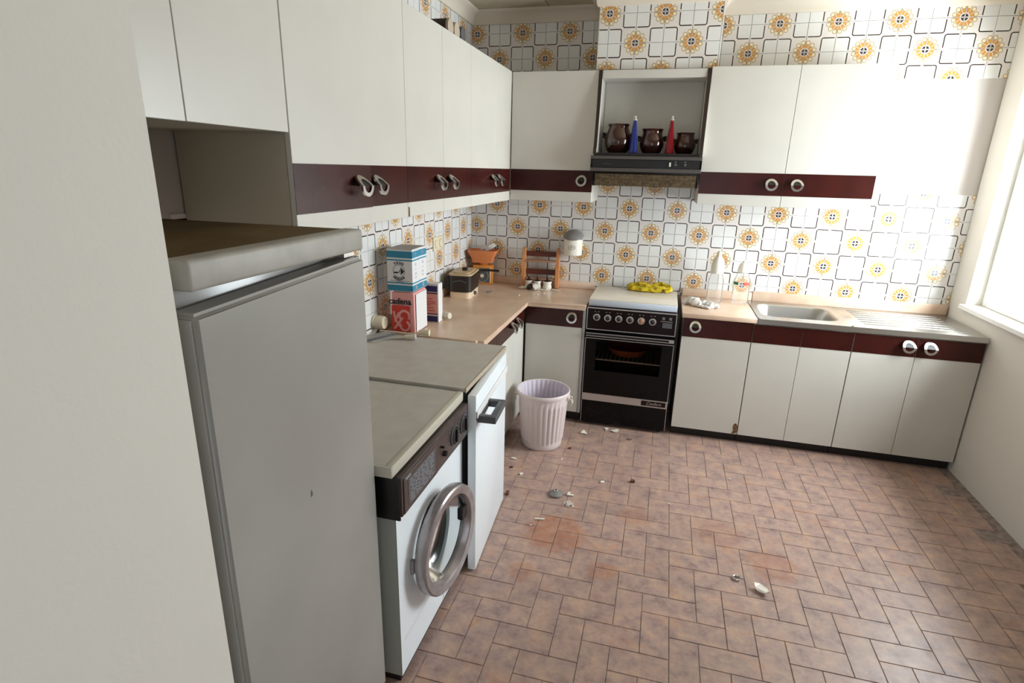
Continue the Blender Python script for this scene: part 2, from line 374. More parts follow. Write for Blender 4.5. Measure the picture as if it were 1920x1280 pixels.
# cornices
def cornice(n, p0, p1, out, s0=0, s1=0):
    """profile along p0->p1; out = unit vector into the room; s0/s1 mitre: lengthen (+) or shorten (-) the lip ends"""
    prof = [(0, -0.084), (0.012, -0.084), (0.018, -0.070), (0.020, -0.052), (0.044, -0.026), (0.062, -0.018), (0.070, -0.008), (0.070, 0), (0, 0)]
    bm = bm_new(); p0, p1, out = Vector(p0), Vector(p1), Vector(out); d = (p1 - p0).normalized()
    rows = []
    for p, sgn, s in ((p0, -1, s0), (p1, 1, s1)):
        rows.append([bm.verts.new(p + out * a + Vector((0, 0, z)) + d * (sgn * s * a)) for a, z in prof])
    k = len(prof)
    for i in range(k): bm.faces.new((rows[0][i], rows[0][(i + 1) % k], rows[1][(i + 1) % k], rows[1][i]))
    bm.faces.new(rows[0][::-1]); bm.faces.new(rows[1])
    return struct(obj('trim_%d' % n, bm, T['cornice'], smooth=True))
CX0, CX1, CY = 0.938, 1.668, -0.33
zc = ZC - 0.001
cornice(1, (0, -3.5, zc), (0, 0, zc), (1, 0, 0), 0, -1)
cornice(2, (0, 0, zc), (CX0, 0, zc), (0, -1, 0), -1, -1)
cornice(3, (CX0, 0, zc), (CX0, CY, zc), (-1, 0, 0), -1, 1)
cornice(4, (CX0, CY, zc), (CX1, CY, zc), (0, -1, 0), 1, 1)
cornice(5, (CX1, CY, zc), (CX1, 0, zc), (1, 0, 0), 1, -1)
cornice(6, (CX1, 0, zc), (XR, 0, zc), (0, -1, 0), -1, 0)
# chimney breast above the cooker hood
chim = struct(B('wall_chimney', CX0 + 0.006, CX1 - 0.006, CY + 0.006, 0.0055, 2.322, ZC, T['grout']))

# ------------------------------------------------------------------ wall tiles, one object each
_tc = {}
def tile_mesh(w, h, u0, u1, v0, v1, flip):
    key = (round(w, 4), round(h, 4), round(u0, 3), round(u1, 3), round(v0, 3), round(v1, 3), flip)
    if key in _tc: return _tc[key]
    bm = bm_new(); uvl = bm.loops.layers.uv.new('UVMap')
    g = 0.0005; c = 0.0010
    x0, x1, y0, y1 = u0 * w + g, u1 * w - g, -v1 * h + g, -v0 * h - g
    A = [bm.verts.new(p) for p in ((x0, y0, 0), (x1, y0, 0), (x1, y1, 0), (x0, y1, 0))]
    Tt = [bm.verts.new(p) for p in ((x0 + c, y0 + c, 0.006), (x1 - c, y0 + c, 0.006), (x1 - c, y1 - c, 0.006), (x0 + c, y1 - c, 0.006))]
    fs = [bm.faces.new(Tt)] + [bm.faces.new((A[i], A[(i + 1) % 4], Tt[(i + 1) % 4], Tt[i])) for i in range(4)]
    for f in fs:
        for l in f.loops:
            uu, vv = l.vert.co.x / w, -l.vert.co.y / h
            l[uvl].uv = ((1 - uu) if flip else uu, vv)
    me = bpy.data.meshes.new('tile'); bm.to_mesh(me); bm.free(); me.materials.append(T['tile'])
    _tc[key] = me; return me
def put_tile(parent, M, w, h, flip, u0=0, u1=1, v0=0, v1=1):
    if u1 - u0 < 0.06 or v1 - v0 < 0.06: return
    o = bpy.data.objects.new('tile', tile_mesh(w, h, u0, u1, v0, v1, flip)); COL.objects.link(o)
    o.matrix_world = M; o.parent = parent
PT = 0.165
def zrow(j): return 1.463 - PT * j
def vclip(z, lo, hi, h=PT): return max(0, (z - hi) / h), min(1, (z - lo) / h)
def tile_run(parent, F, a_of, w, irange, jrange, alo, ahi, zlo, zhi, par=0):
    """F(a, z) -> matrix; a runs to the picture's right along the wall"""
    for j in jrange:
        z = zrow(j)
        for i in irange:
            a = a_of(i)
            u0, u1 = max(0, (alo - a) / w), min(1, (ahi - a) / w)
            v0, v1 = vclip(z, zlo, zhi)
            if u1 <= u0 or v1 <= v0: continue
            put_tile(parent, F(a, z), w, PT, (i + j + par) % 2 == 0, u0, u1, v0, v1)
FB = lambda x, z: frame((x, 0.006, z), (1, 0, 0), (0, 0, 1))
xi = lambda i: 0.0407 + PT * i
tile_run(wall_back, FB, xi, PT, range(-1, 20), range(-1, 4), 0.0, XR, 0.862, 1.66)
tile_run(wall_back, FB, xi, PT, range(5, 10), range(-2, -1), 0.9, 1.70, 1.62, 1.80)
tile_run(wall_back, FB, xi, PT, range(-1, 6), range(-8, -4), 0.0, CX0 - 0.001, 2.29, 2.755)
tile_run(wall_back, FB, xi, PT, range(9, 20), range(-8, -4), CX1 + 0.001, XR, 2.29, 2.755)
FL = lambda y, z: frame((-0.006, y, z), (0, 1, 0), (0, 0, 1))
yi = lambda i: -0.19 + 0.159 * i
tile_run(wall_left, FL, yi, 0.159, range(-18, 2), range(-1, 4), -2.8, 0.0, 0.86, 1.56)
tile_run(wall_left, FL, yi, 0.159, range(-13, 2), range(-8, -5), -2.1, 0.0, 2.33, 2.755)
# chimney: own lattice
def zch(l): return 2.635 - PT * l
for l in range(-1, 3):
    for k in range(-1, 5):
        a = 1.001 + PT * k; z = zch(l)
        u0, u1 = max(0, (CX0 - a) / PT), min(1, (CX1 - a) / PT); v0, v1 = vclip(z, 2.324, 2.755)
        if u1 > u0 and v1 > v0: put_tile(chim, frame((a, CY + 0.006, z), (1, 0, 0), (0, 0, 1)), PT, PT, (k + l) % 2 == 1, u0, u1, v0, v1)
    for k in range(2):
        z = zch(l); v0, v1 = vclip(z, 2.324, 2.755)
        if v1 <= v0: continue
        y = -0.001 - PT * k
        put_tile(chim, frame((CX0 + 0.006, y, z), (0, -1, 0), (0, 0, 1)), PT, PT, (k + l) % 2 == 1, 0, 1, v0, v1)
        put_tile(chim, frame((CX1 - 0.006, y - PT, z), (0, 1, 0), (0, 0, 1)), PT, PT, (k + l) % 2 == 0, 0, 1, v0, v1)

# ------------------------------------------------------------------ floor tiles in herringbone
MT = 0.108; YO = 0.012
def ftile(bm, x0, x1, y0, y1):
    g, c, t = 0.0010, 0.0014, 0.003
    x0 += g; x1 -= g; y0 += g; y1 -= g
    A = [bm.verts.new(p) for p in ((x0, y0, -t), (x1, y0, -t), (x1, y1, -t), (x0, y1, -t))]
    D = [bm.verts.new(p) for p in ((x0 + c, y0 + c, 0), (x1 - c, y0 + c, 0), (x1 - c, y1 - c, 0), (x0 + c, y1 - c, 0))]
    bm.faces.new(D)
    for i in range(4): bm.faces.new((A[i], A[(i + 1) % 4], D[(i + 1) % 4], D[i]))
def fmesh(w, h):
    bm = bm_new(); ftile(bm, -w / 2, w / 2, -h / 2, h / 2)
    me = bpy.data.meshes.new('tile'); bm.to_mesh(me); bm.free(); me.materials.append(T['floor']); return me
FH, FV = fmesh(2 * MT, MT), fmesh(MT, 2 * MT)
rest = bm_new()
for r in range(0, 46):
    for c in range(0, 31):
        q = (c - r) % 4
        if q == 2: x0, x1, y1, y0, me = c * MT, (c + 2) * MT, YO - r * MT, YO - (r + 1) * MT, FH
        elif q == 1: x0, x1, y1, y0, me = c * MT, (c + 1) * MT, YO - r * MT, YO - (r + 2) * MT, FV
        else: continue
        cx, cy = (x0 + x1) / 2, (y0 + y1) / 2
        if 0.55 < cx < 2.30 and -3.05 < cy < -0.42:
            o = bpy.data.objects.new('tile', me); COL.objects.link(o); o.parent = floor
            o.location = (cx, cy, random.uniform(-0.0006, 0.0004))
            o.rotation_euler = (random.uniform(-0.003, 0.003), random.uniform(-0.003, 0.003), random.uniform(-0.004, 0.004))
        elif x1 < XR + 0.01 and y0 > YF - 0.02:
            ftile(rest, x0, x1, y0, y1)
obj('tiles', rest, T['floor'], floor, kind='stuff')

# ------------------------------------------------------------------ fitted units
def handle_bm(out, side):
    """bent ring pull: lower half stands off the door, upper half folds back; returns (ring, core) bmeshes. out = normal, side = horizontal axis"""
    out, side = Vector(out), Vector(side); up = Vector((0, 0, 1))
    R, D = 0.029, 0.042
    def P(a, rr, k=0.0):
        b = rr * math.sin(a)
        d = D - (max(b, 0) * 1.05) - k
        return side * (rr * math.cos(a)) + up * b + out * d
    bm = bm_new(); n = 40; rings = []
    for i in range(n):
        a = 2 * PI * i / n
        rings.append([bm.verts.new(P(a, R - 0.0065)), bm.verts.new(P(a, R + 0.0065)), bm.verts.new(P(a, R + 0.0065, 0.009)), bm.verts.new(P(a, R - 0.0065, 0.009))])
    for i in range(n):
        A, Bq = rings[i], rings[(i + 1) % n]
        for k in range(4): bm.faces.new((A[k], A[(k + 1) % 4], Bq[(k + 1) % 4], Bq[k]))
    nf = len(bm.faces)
    # black half-moon core filling the upper half, running back to the door
    m = 14; hi, lo = [], []
    for i in range(m + 1):
        a = PI * i / m
        hi.append(bm.verts.new(P(a, R - 0.004, 0.003)))
        q = P(a, R - 0.006); q = q - out * q.dot(out)
        lo.append(bm.verts.new(q))
    fs = [bm.faces.new(hi)]
    for i in range(m): fs.append(bm.faces.new((hi[i], hi[i + 1], lo[i + 1], lo[i])))
    fs.append(bm.faces.new((hi[0], lo[0], lo[-1], hi[-1])))
    bm.faces.ensure_lookup_table()
    for f in fs: f.material_index = 1
    return bm
def cab_door(parent, axis, a0, a1, face, z0, z1, b0, b1, hnd=None, hz=None, th=0.018, gap=0.0012, ajar=0.0, hinge=None, bandgap=0.0):
    """door slab with dark band and pull. axis 'x': door runs along X facing -Y (face = y of outer surface); 'y': runs along Y facing +X"""
    a0 += gap; a1 -= gap
    if axis == 'x':
        o = (a0, face, 0); side, out = (1, 0, 0), (0, -1, 0)
    else:
        o = (face, a0, 0); side, out = (0, 1, 0), (1, 0, 0)
    S, O = Vector(side), Vector(out)
    def bx(bm, s0, s1, d0, d1, zz0, zz1, bev):
        p, q = S * s0 + O * d0, S * s1 + O * d1
        box(bm, min(p.x, q.x), max(p.x, q.x), min(p.y, q.y), max(p.y, q.y), zz0, zz1, bev, 1)
    w = a1 - a0
    bm = bm_new(); bx(bm, 0, w, -th, 0, z0, z1, 0.0012)
    d = obj('door', bm, T['lam'], parent); d.location = o
    bm = bm_new(); bx(bm, 0.0002, w - 0.0002, 0.0002, 0.0018, b0, b1, 0)
    obj('band', bm, T['band'], d)
    if hnd is not None:
        hb = handle_bm(out, side)
        h = obj('handle', hb, [T['chrome'], T['blackp']], d, smooth=True)
        h.location = S * (hnd - a0) + O * 0.0015 + Vector((0, 0, hz if hz else (b0 + b1) / 2))
    if ajar: d.rotation_euler = (0, 0, ajar)
    return d

UT, UB = 2.318, 1.512                       # wall cabinets: top, bottom
bz0, bz1 = 1.571, 1.716
def left_upper(label, y0, y1, split, h0, h1, z0=UB, bands=True, ajar=0.0, depth=0.381):
    t = thing('wall_cabinet', label, 'cabinet', group='cream wall cabinets along the left wall')
    B('body', 0.002, depth, y0 + 0.0015, y1 - 0.0015, z0, UT - 0.003, T['lamin'], t)
    B('top_board', 0.002, depth, y0 + 0.0015, y1 - 0.0015, UT - 0.0028, UT, T['dimtop'], t)
    for k, (p, q, h) in enumerate(((y0, split, h0), (split, y1, h1))):
        if bands: cab_door(t, 'y', p, q, 0.40, z0 - 0.001, UT + 0.001, bz0, bz1, h, 1.648, ajar=ajar if k == 0 else 0)
        else:
            d = B('door', 0.382, 0.40, p + 0.0012, q - 0.0012, z0 - 0.001, UT + 0.001, T['lam'], t, 0.0012, 1)
    return t
left_upper('short cream wall cabinet without a brown band, high above the old refrigerator', -3.485, -2.747, -3.11, None, None, z0=1.80, bands=False)
c1 = left_upper('cream wall cabinet next to the refrigerator, its first door band looking grey', -2.745, -1.985, -2.312, -2.405, -2.268, ajar=-0.03)
c2 = left_upper('middle of three tall cream wall cabinets left, chip at its lower door edge', -1.985, -1.177, -1.578, -1.665, -1.508)
B('chipped_patch', 0.4002, 0.4012, -1.981, -1.969, UB, UB + 0.04, T['chip'], c2)
left_upper('last cream wall cabinet on the left wall, in the corner with its two pulls', -1.177, -0.368, -0.735, -0.80, -0.665)
# corner unit on the back wall and the one right of the hood
t = thing('wall_cabinet', 'single-door cream wall cabinet on the back wall left of the cooker hood', 'cabinet', group='cream wall cabinets on the back wall')
B('body', 0.404, 0.963, -0.347, -0.002, 1.516, 2.312, T['lam'], t)
B('top_board', 0.404, 0.963, -0.347, -0.002, 2.3125, 2.316, T['dimtop'], t)
cab_door(t, 'x', 0.404, 0.963, -0.366, 1.515, 2.317, 1.580, 1.717, 0.893, 1.652)
t = thing('wall_cabinet', 'two-door cream wall cabinet on the back wall right of the cooker hood', 'cabinet', group='cream wall cabinets on the back wall')
B('body', 1.632, 2.61, -0.362, -0.002, 1.532, 2.318, T['lam'], t)
B('top_board', 1.632, 2.61, -0.362, -0.002, 2.3185, 2.322, T['dimtop'], t)
cab_door(t, 'x', 1.632, 2.118, -0.381, 1.531, 2.323, 1.596, 1.727, 2.048, 1.661)
cab_door(t, 'x', 2.118, 2.61, -0.381, 1.531, 2.323, 1.596, 1.727, 2.19, 1.661)

# base units
KZ = 0.075
t = thing('base_cabinet', 'cream base cabinet along the left wall between corner and small fridge', 'cabinet', group='cream base cabinets with dark bands')
B('body', 0.004, 0.566, -1.60, -0.006, KZ, 0.826, T['lamin'], t)
B('plinth', 0.01, 0.525, -1.58, -0.01, 0.0, KZ - 0.001, T['kick'], t)
cab_door(t, 'y', -0.892, -0.604, 0.585, KZ, 0.824, 0.716, 0.823, -0.825, 0.770)
cab_door(t, 'y', -1.262, -0.892, 0.585, KZ, 0.824, 0.716, 0.823, -0.955, 0.772)
cab_door(t, 'y', -1.60, -1.262, 0.585, KZ, 0.824, 0.716, 0.823)
t = thing('base_cabinet', 'narrow cream base cabinet on the back wall left of the cooker', 'cabinet', group='cream base cabinets with dark bands')
B('body', 0.588, 0.982, -0.548, -0.006, 0.088, 0.826, T['lamin'], t)
B('plinth', 0.588, 0.99, -0.495, -0.01, 0.0, 0.087, T['kick'], t)
B('side_panel', 0.9835, 1.000, -0.572, -0.006, 0.088, 0.826, T['greyp'], t)
cab_door(t, 'x', 0.590, 0.982, -0.568, 0.088, 0.826, 0.704, 0.825, 0.912, 0.775)
t = thing('base_cabinet', 'cream base cabinet right of the cooker, lower door corner chipped', 'cabinet', group='cream base cabinets with dark bands')
B('body', 1.626, 2.046, -0.532, -0.006, 0.07, 0.833, T['lamin'], t)
B('plinth', 1.626, 2.046, -0.502, -0.01, 0.0, 0.069, T['kick'], t)
dd = cab_door(t, 'x', 1.625, 2.046, -0.551, 0.068, 0.832, 0.708, 0.831, 1.702, 0.782)
bm = bm_new(); prism(bm, [(0, 0), (0.026, 0.002), (0.034, 0.02), (0.036, 0.05), (0.022, 0.075), (0.010, 0.070), (0.004, 0.045), (0.010, 0.025)], 0.0012, frame((2.012, -0.5512, 0.072), (1, 0, 0), (0, 0, 1)))
obj('chipped_patch', bm, T['chip'], t)
t = thing('base_cabinet', 'cream base cabinet under the stainless sink', 'cabinet', group='cream base cabinets with dark bands')
for x0, x1, z0, z1 in ((2.050, 2.064, 0.07, 0.80), (2.60, 2.614, 0.07, 0.80)): B('side_panel', x0, x1, -0.532, -0.02, z0, z1, T['lamin'], t)
B('bottom_panel', 2.064, 2.60, -0.532, -0.02, 0.07, 0.086, T['lamin'], t)
B('plinth', 2.050, 2.614, -0.502, -0.01, 0.0, 0.069, T['kick'], t)
cab_door(t, 'x', 2.049, 2.332, -0.551, 0.068, 0.826, 0.708, 0.825)
cab_door(t, 'x', 2.332, 2.614, -0.551, 0.068, 0.826, 0.708, 0.825)
t = thing('base_cabinet', 'cream base cabinet under the draining board in the right corner', 'cabinet', group='cream base cabinets with dark bands')
B('body', 2.618, 3.29, -0.532, -0.006, 0.07, 0.833, T['lamin'], t)
B('plinth', 2.618, 3.29, -0.502, -0.01, 0.0, 0.069, T['kick'], t)
cab_door(t, 'x', 2.617, 2.954, -0.551, 0.068, 0.826, 0.708, 0.825, 2.90, 0.775)
cab_door(t, 'x', 2.954, 3.29, -0.551, 0.068, 0.826, 0.708, 0.825, 3.01, 0.775)

# worktops
CT = 0.858
t = thing('worktop', 'L-shaped beige marble worktop in the corner left of the cooker', 'worktop')
bm = bm_new()
prism(bm, [(0.003, -1.56), (0.606, -1.56), (0.606, -0.592), (0.998, -0.585), (0.998, -0.003), (0.003, -0.003)], 0.029, Matrix.Translation((0, 0, CT - 0.029)))
bmesh.ops.bevel(bm, geom=[e for e in bm.edges if all(v.co.z > CT - 0.001 for v in e.verts)], offset=0.004, segments=2, affect='EDGES')
obj('slab', bm, T['counter'], t, smooth=True)
B('upstand', 0.022, 0.985, -0.021, -0.002, CT + 0.0005, 0.912, T['counter'], t, 0.003)
B('upstand', 0.002, 0.021, -1.555, -0.002, CT + 0.0005, 0.912, T['counter'], t, 0.003)
B('end_nosing', 0.20, 0.572, -1.585, -1.5605, CT - 0.018, CT + 0.006, T['counter'], t, 0.006, 3)
t = thing('worktop', 'short beige marble worktop between the cooker and the sink', 'worktop')
B('slab', 1.616, 2.066, -0.566, -0.003, 0.834, 0.864, T['counter'], t, 0.004)
B('upstand', 1.622, 2.094, -0.021, -0.002, 0.8645, 0.922, T['counter'], t, 0.003)
B('upstand', 2.098, 3.29, -0.021, -0.002, 0.8645, 0.934, T['counter'], t, 0.003)
t = thing('sink', 'stainless steel sink with a round-cornered basin beside the short worktop', 'sink')
bm = bm_new()
SX0, SX1, SY0, SY1, SZ = 2.068, 3.29, -0.566, -0.024, 0.866
bx0, bx1, by0, by1 = 2.105, 2.56, -0.47, -0.10
def rrect(x0, x1, y0, y1, r, n=6):
    out = []
    for cx, cy, a0 in ((x1 - r, y1 - r, 0), (x0 + r, y1 - r, PI / 2), (x0 + r, y0 + r, PI), (x1 - r, y0 + r, 1.5 * PI)):
        for k in range(n + 1):
            a = a0 + PI / 2 * k / n; out.append((cx + r * math.cos(a), cy + r * math.sin(a)))
    return out
inner = rrect(bx0, bx1, by0, by1, 0.09)
mid = rrect(bx0 + 0.008, bx1 - 0.008, by0 + 0.008, by1 - 0.008, 0.085)
low = rrect(bx0 + 0.03, bx1 - 0.03, by0 + 0.03, by1 - 0.03, 0.07)
outer = []
for (x, y) in inner:      # project the ring outwards on the rectangle
    cx, cy = (bx0 + bx1) / 2, (by0 + by1) / 2
    dx, dy = x - cx, y - cy
    s = min(((2.60 - cx) if dx > 0 else (cx - SX0)) / max(abs(dx), 1e-6), ((SY1 - cy) if dy > 0 else (cy - SY0)) / max(abs(dy), 1e-6))
    outer.append((cx + dx * s, cy + dy * s))
R0 = [bm.verts.new((x, y, SZ)) for x, y in outer]; R1 = [bm.verts.new((x, y, SZ)) for x, y in inner]
R2 = [bm.verts.new((x, y, SZ - 0.01)) for x, y in mid]; R3 = [bm.verts.new((x, y, SZ - 0.15)) for x, y in low]
n = len(inner)
for A_, B_ in ((R0, R1), (R1, R2), (R2, R3)):
    for i in range(n): bm.faces.new((A_[i], A_[(i + 1) % n], B_[(i + 1) % n], B_[i]))
bm.faces.new(R3)
obj('basin', bm, T['steel'], t, smooth=True)
B('front_edge', SX0, SX1, SY0 - 0.002, SY0 + 0.002, 0.834, SZ, T['steel'], t)
bm = bm_new(); box(bm, 2.6005, SX1, SY0 + 0.003, SY1, SZ - 0.028, SZ, 0.003)
for k in range(7): box(bm, 2.68, 3.2, -0.47 + k * 0.06, -0.455 + k * 0.06, SZ - 0.002, SZ + 0.003, 0.001, 1)
obj('draining_board', bm, T['steel'], t, smooth=True)

# ------------------------------------------------------------------ hood niche and cooker hood
t = thing('hood_cabinet', 'open niche cabinet with dark frame above the cooker hood holding clay pots', 'cabinet')
def side_poly(): return [(-0.006, 2.316), (-0.368, 2.316), (-0.425, 1.90), (-0.436, 1.86), (-0.45, 1.845), (-0.45, 1.818), (-0.006, 1.818)]
for x in (0.966, 1.610):
    bm = bm_new(); prism(bm, side_poly(), 0.020, frame((x, 0, 0), (0, 1, 0), (0, 0, 1)))
    obj('side_panel', bm, T['lam'], t)
for x in (0.966, 1.610):
    bm = bm_new()
    pts = [(-0.369, 2.316), (-0.426, 1.90), (-0.437, 1.86), (-0.451, 1.845), (-0.451, 1.818)]
    for (y0, z0), (y1, z1) in zip(pts, pts[1:]):
        prism(bm, [(y0, z0), (y1, z1), (y1 - 0.003, z1), (y0 - 0.003, z0)], 0.020, frame((x, 0, 0), (0, 1, 0), (0, 0, 1)))
    obj('edge_strip', bm, T['brownlid'], t)
B('back_panel', 0.988, 1.608, -0.16, -0.145, 1.83, 2.29, T['lam'], t)
B('top_board', 0.987, 1.609, -0.37, -0.006, 2.268, 2.316, T['lam'], t, 0.001, 1)
B('shelf', 0.987, 1.609, -0.447, -0.006, 1.812, 1.829, T['kick'], t)
t = thing('cooker_hood', 'black and silver cooker hood with greasy filter above the cooker', 'hood')
HY = -0.462
B('body', 0.972, 1.618, -0.42, -0.008, 1.668, 1.811, T['brownen'], t)
B('control_bar', 0.956, 1.632, HY, -0.421, 1.715, 1.811, T['blacken'], t, 0.003)
for z0, z1 in ((1.790, 1.810), (1.716, 1.738)):
    B('silver_strip', 0.957, 1.631, HY - 0.003, HY - 0.0002, z0, z1, T['dullsilver'], t, 0.001, 1)
B('glass_strip', 0.968, 1.620, HY - 0.0015, HY - 0.0002, 1.741, 1.787, T['blackp'], t)
B('slider', 1.440, 1.450, HY - 0.007, HY - 0.0017, 1.752, 1.776, T['milky'], t, 0.001, 1)
for x in (1.478, 1.535):
    bm = bm_new(); cyl(bm, (x, HY - 0.0017, 1.764), (x, HY - 0.012, 1.764), 0.009, 0.008, 16); obj('knob', bm, T['dgrey'], t, smooth=True)
    B('lamp_mark', x - 0.004, x + 0.004, HY - 0.0019, HY - 0.0016, 1.778, 1.782, T['greyink'], t)
text('lettering', '~~~~~~~', 0.014, T['print_'], t, FY((1.06, HY - 0.0016, 1.762)))
bm = bm_new()
Mf = frame((0.985, -0.425, 1.706), (1, 0, 0), (0, 0.45, -0.893))
box(bm, 0, 0.625, 0, 0.082, -0.012, 0)
for k in range(31): box(bm, 0.012 + k * 0.02, 0.022 + k * 0.02, 0.006, 0.076, 0.0, 0.003)
bmesh.ops.transform(bm, matrix=Mf, verts=bm.verts)
obj('grease_filter', bm, T['filt'], t)
for x in (0.966, 1.611):
    bm = bm_new(); prism(bm, [(-0.42, 1.712), (-0.38, 1.625), (-0.30, 1.625), (-0.30, 1.667), (-0.42, 1.667)], 0.013, frame((x, 0, 0), (0, 1, 0), (0, 0, 1))); obj('bracket', bm, T['brownen'], t)

# pots and bottles in the niche
SHZ = 1.8295
def clay_pot(label, x, y, rad, h, rim):
    t = thing('clay_pot', label, 'pot', (x, y, SHZ), group='brown glazed clay pots in the hood niche')
    bm = bm_new()
    s = h
    prof = [(0, 0), (rad * 0.62, 0), (rad * 0.80, 0.10 * s), (rad * 0.97, 0.30 * s), (rad, 0.42 * s), (rad * 0.93, 0.60 * s), (rad * 0.80, 0.78 * s), (rim * 0.93, 0.88 * s), (rim * 0.96, 0.93 * s), (rim * 1.04, 0.975 * s), (rim * 1.03, s), (rim * 0.94, s), (rim * 0.84, 0.88 * s), (rad * 0.72, 0.7 * s), (rad * 0.85, 0.4 * s), (0, 0.05 * s)]
    lathe(bm, prof, 40); obj('body', bm, T['pot'], t, smooth=True)
    for sg in (-1, 1):
        bm = bm_new()
        pts = [(sg * (rad * 0.86), 0, 0.62 * s), (sg * (rad * 1.02), 0, 0.68 * s), (sg * (rad * 1.14), 0, 0.70 * s), (sg * (rad * 1.10), 0, 0.60 * s), (sg * rad * 0.96, 0, 0.52 * s)]
        tube(bm, pts, 0.0085, 8); obj('handle', bm, T['potrim'], t, smooth=True)
    return t
clay_pot('largest brown glazed clay pot, leftmost on the hood shelf', 1.105, -0.30, 0.087, 0.178, 0.067)
clay_pot('middle brown clay pot with reddish belly between the two thin bottles', 1.319, -0.30, 0.077, 0.150, 0.066)
clay_pot('smallest brown clay pot, on the right beside the red bottle', 1.522, -0.30, 0.067, 0.128, 0.055)
def cone_bottle(label, x, y, m):
    t = thing('glass_bottle', label, 'bottle', (x, y, SHZ), group='slim conical glass bottles in the hood niche')
    bm = bm_new(); lathe(bm, [(0, 0), (0.026, 0), (0.028, 0.006), (0.011, 0.182), (0.0095, 0.194), (0, 0.194)], 12)
    obj('body', bm, m, t, smooth=False)
    bm = bm_new(); lathe(bm, [(0.0095, 0.1945), (0.013, 0.197), (0.013, 0.204), (0.007, 0.207), (0.0075, 0.222), (0, 0.224)], 14); obj('stopper', bm, T['stopper'], t, smooth=True)
cone_bottle('slim conical blue glass bottle on the hood shelf', 1.207, -0.36, T['blue'])
cone_bottle('slim conical red glass bottle on the hood shelf', 1.432, -0.36, T['red'])

# ------------------------------------------------------------------ gas cooker
t = thing('gas_cooker', 'dark brown freestanding gas cooker with cream lid down and glass oven door', 'cooker', (1.008, 0, 0))
W_ = 0.578; FYC = -0.545
bm = bm_new()   # hollow body: sides, back, floor and ceiling of the oven
for b_ in ((0, 0.03, FYC, -0.03, 0.02, 0.852), (W_ - 0.03, W_, FYC, -0.03, 0.02, 0.852), (0.03, W_ - 0.03, -0.06, -0.03, 0.02, 0.852), (0.03, W_ - 0.03, FYC, -0.06, 0.02, 0.26), (0.03, W_ - 0.03, FYC, -0.06, 0.648, 0.852)): box(bm, *b_)
obj('body', bm, T['brownen'], t)
B('oven_lining', 0.031, W_ - 0.031, -0.075, -0.062, 0.262, 0.646, T['dgrey'], t)
B('control_panel', 0.0, W_, FYC - 0.016, FYC - 0.0005, 0.700, 0.852, T['brownen'], t, 0.002, 1)
pf = FYC - 0.0162
for x0, x1, z0, z1 in ((0, W_, 0.845, 0.852), (0, W_, 0.7, 0.705), (0, 0.005, 0.705, 0.845), (W_ - 0.005, W_, 0.705, 0.845)):
    B('trim_strip', x0, x1, pf - 0.003, pf, z0, z1, T['silver'], t)
for k in range(6):
    x = 0.066 + 0.0725 * k
    bm = bm_new(); M = frame((x, pf, 0.787), (1, 0, 0), (0, 0, 1))
    lathe(bm, [(0.0235, 0.0002), (0.0235, 0.006), (0.020, 0.0075), (0.0155, 0.0075), (0.0155, 0.004)], 28, M=M)
    kn = obj('knob', bm, T['silver'], t, smooth=True)
    bm = bm_new(); lathe(bm, [(0.0150, 0.0003), (0.0140, 0.020), (0.012, 0.022), (0, 0.022)], 24, M=M); box(bm, -0.003, 0.003, -0.014, 0.014, 0.02, 0.027, 0.001, 1, M=M)
    obj('grip', bm, T['knobtan'] if k == 4 else T['blackp'], kn, smooth=True)
    for dx in (-0.016, 0.006): B('symbol', x + dx, x + dx + 0.009, pf - 0.0006, pf - 0.0001, 0.821, 0.827, T['print_'], t)
for x in (0.487, 0.530): B('pictogram', x, x + 0.018, pf - 0.0008, pf - 0.0001, 0.806, 0.824, T['print_'], t)
B('timer_line', 0.478, 0.553, pf - 0.001, pf - 0.0001, 0.794, 0.797, T['silver'], t)
B('timer_window', 0.492, 0.552, pf - 0.001, pf - 0.0001, 0.752, 0.787, T['dgrey'], t)
# oven door: dark frame, glass window, bar, silver strip
bm = bm_new()
wx0, wx1, wz0, wz1 = 0.075, W_ - 0.075, 0.415, 0.632
for b_ in ((0.0, wx0, 0.245, 0.690), (wx1, W_, 0.245, 0.690), (wx0, wx1, 0.245, wz0), (wx0, wx1, wz1, 0.690)): box(bm, b_[0], b_[1], FYC - 0.024, FYC - 0.0005, b_[2], b_[3])
dr = obj('oven_door', bm, T['blacken'], t)
B('window_pane', wx0 + 0.0005, wx1 - 0.0005, FYC - 0.020, FYC - 0.014, wz0 + 0.0005, wz1 - 0.0005, T['ovenglass'], dr)
bm = bm_new(); box(bm, 0.004, W_ - 0.004, FYC - 0.044, FYC - 0.030, 0.662, 0.684, 0.003)
for x in (0.03, W_ - 0.03): box(bm, x - 0.01, x + 0.01, FYC - 0.031, FYC - 0.0242, 0.666, 0.680)
obj('door_bar', bm, T['blackp'], dr, smooth=True)
B('bar_trim', 0.004, W_ - 0.004, FYC - 0.047, FYC - 0.0445, 0.680, 0.684, T['silver'], dr)  # silver trim lines along the door bar
B('bar_trim', 0.004, W_ - 0.004, FYC - 0.047, FYC - 0.0445, 0.661, 0.665, T['silver'], dr)
B('bar_end', W_ - 0.035, W_ - 0.004, FYC - 0.048, FYC - 0.0447, 0.6655, 0.679, T['silver'], dr)
B('trim_strip', 0.0, W_, FYC - 0.0265, FYC - 0.0242, 0.640, 0.644, T['silver'], dr)
for x in (0.0, W_ - 0.0035):
    B('edge_strip', x, x + 0.0035, FYC - 0.0265, FYC - 0.0242, 0.245, 0.6395, T['silver'], dr)
    B('edge_strip', x, x + 0.0035, FYC - 0.0185, FYC - 0.0162, 0.03, 0.188, T['silver'], t)
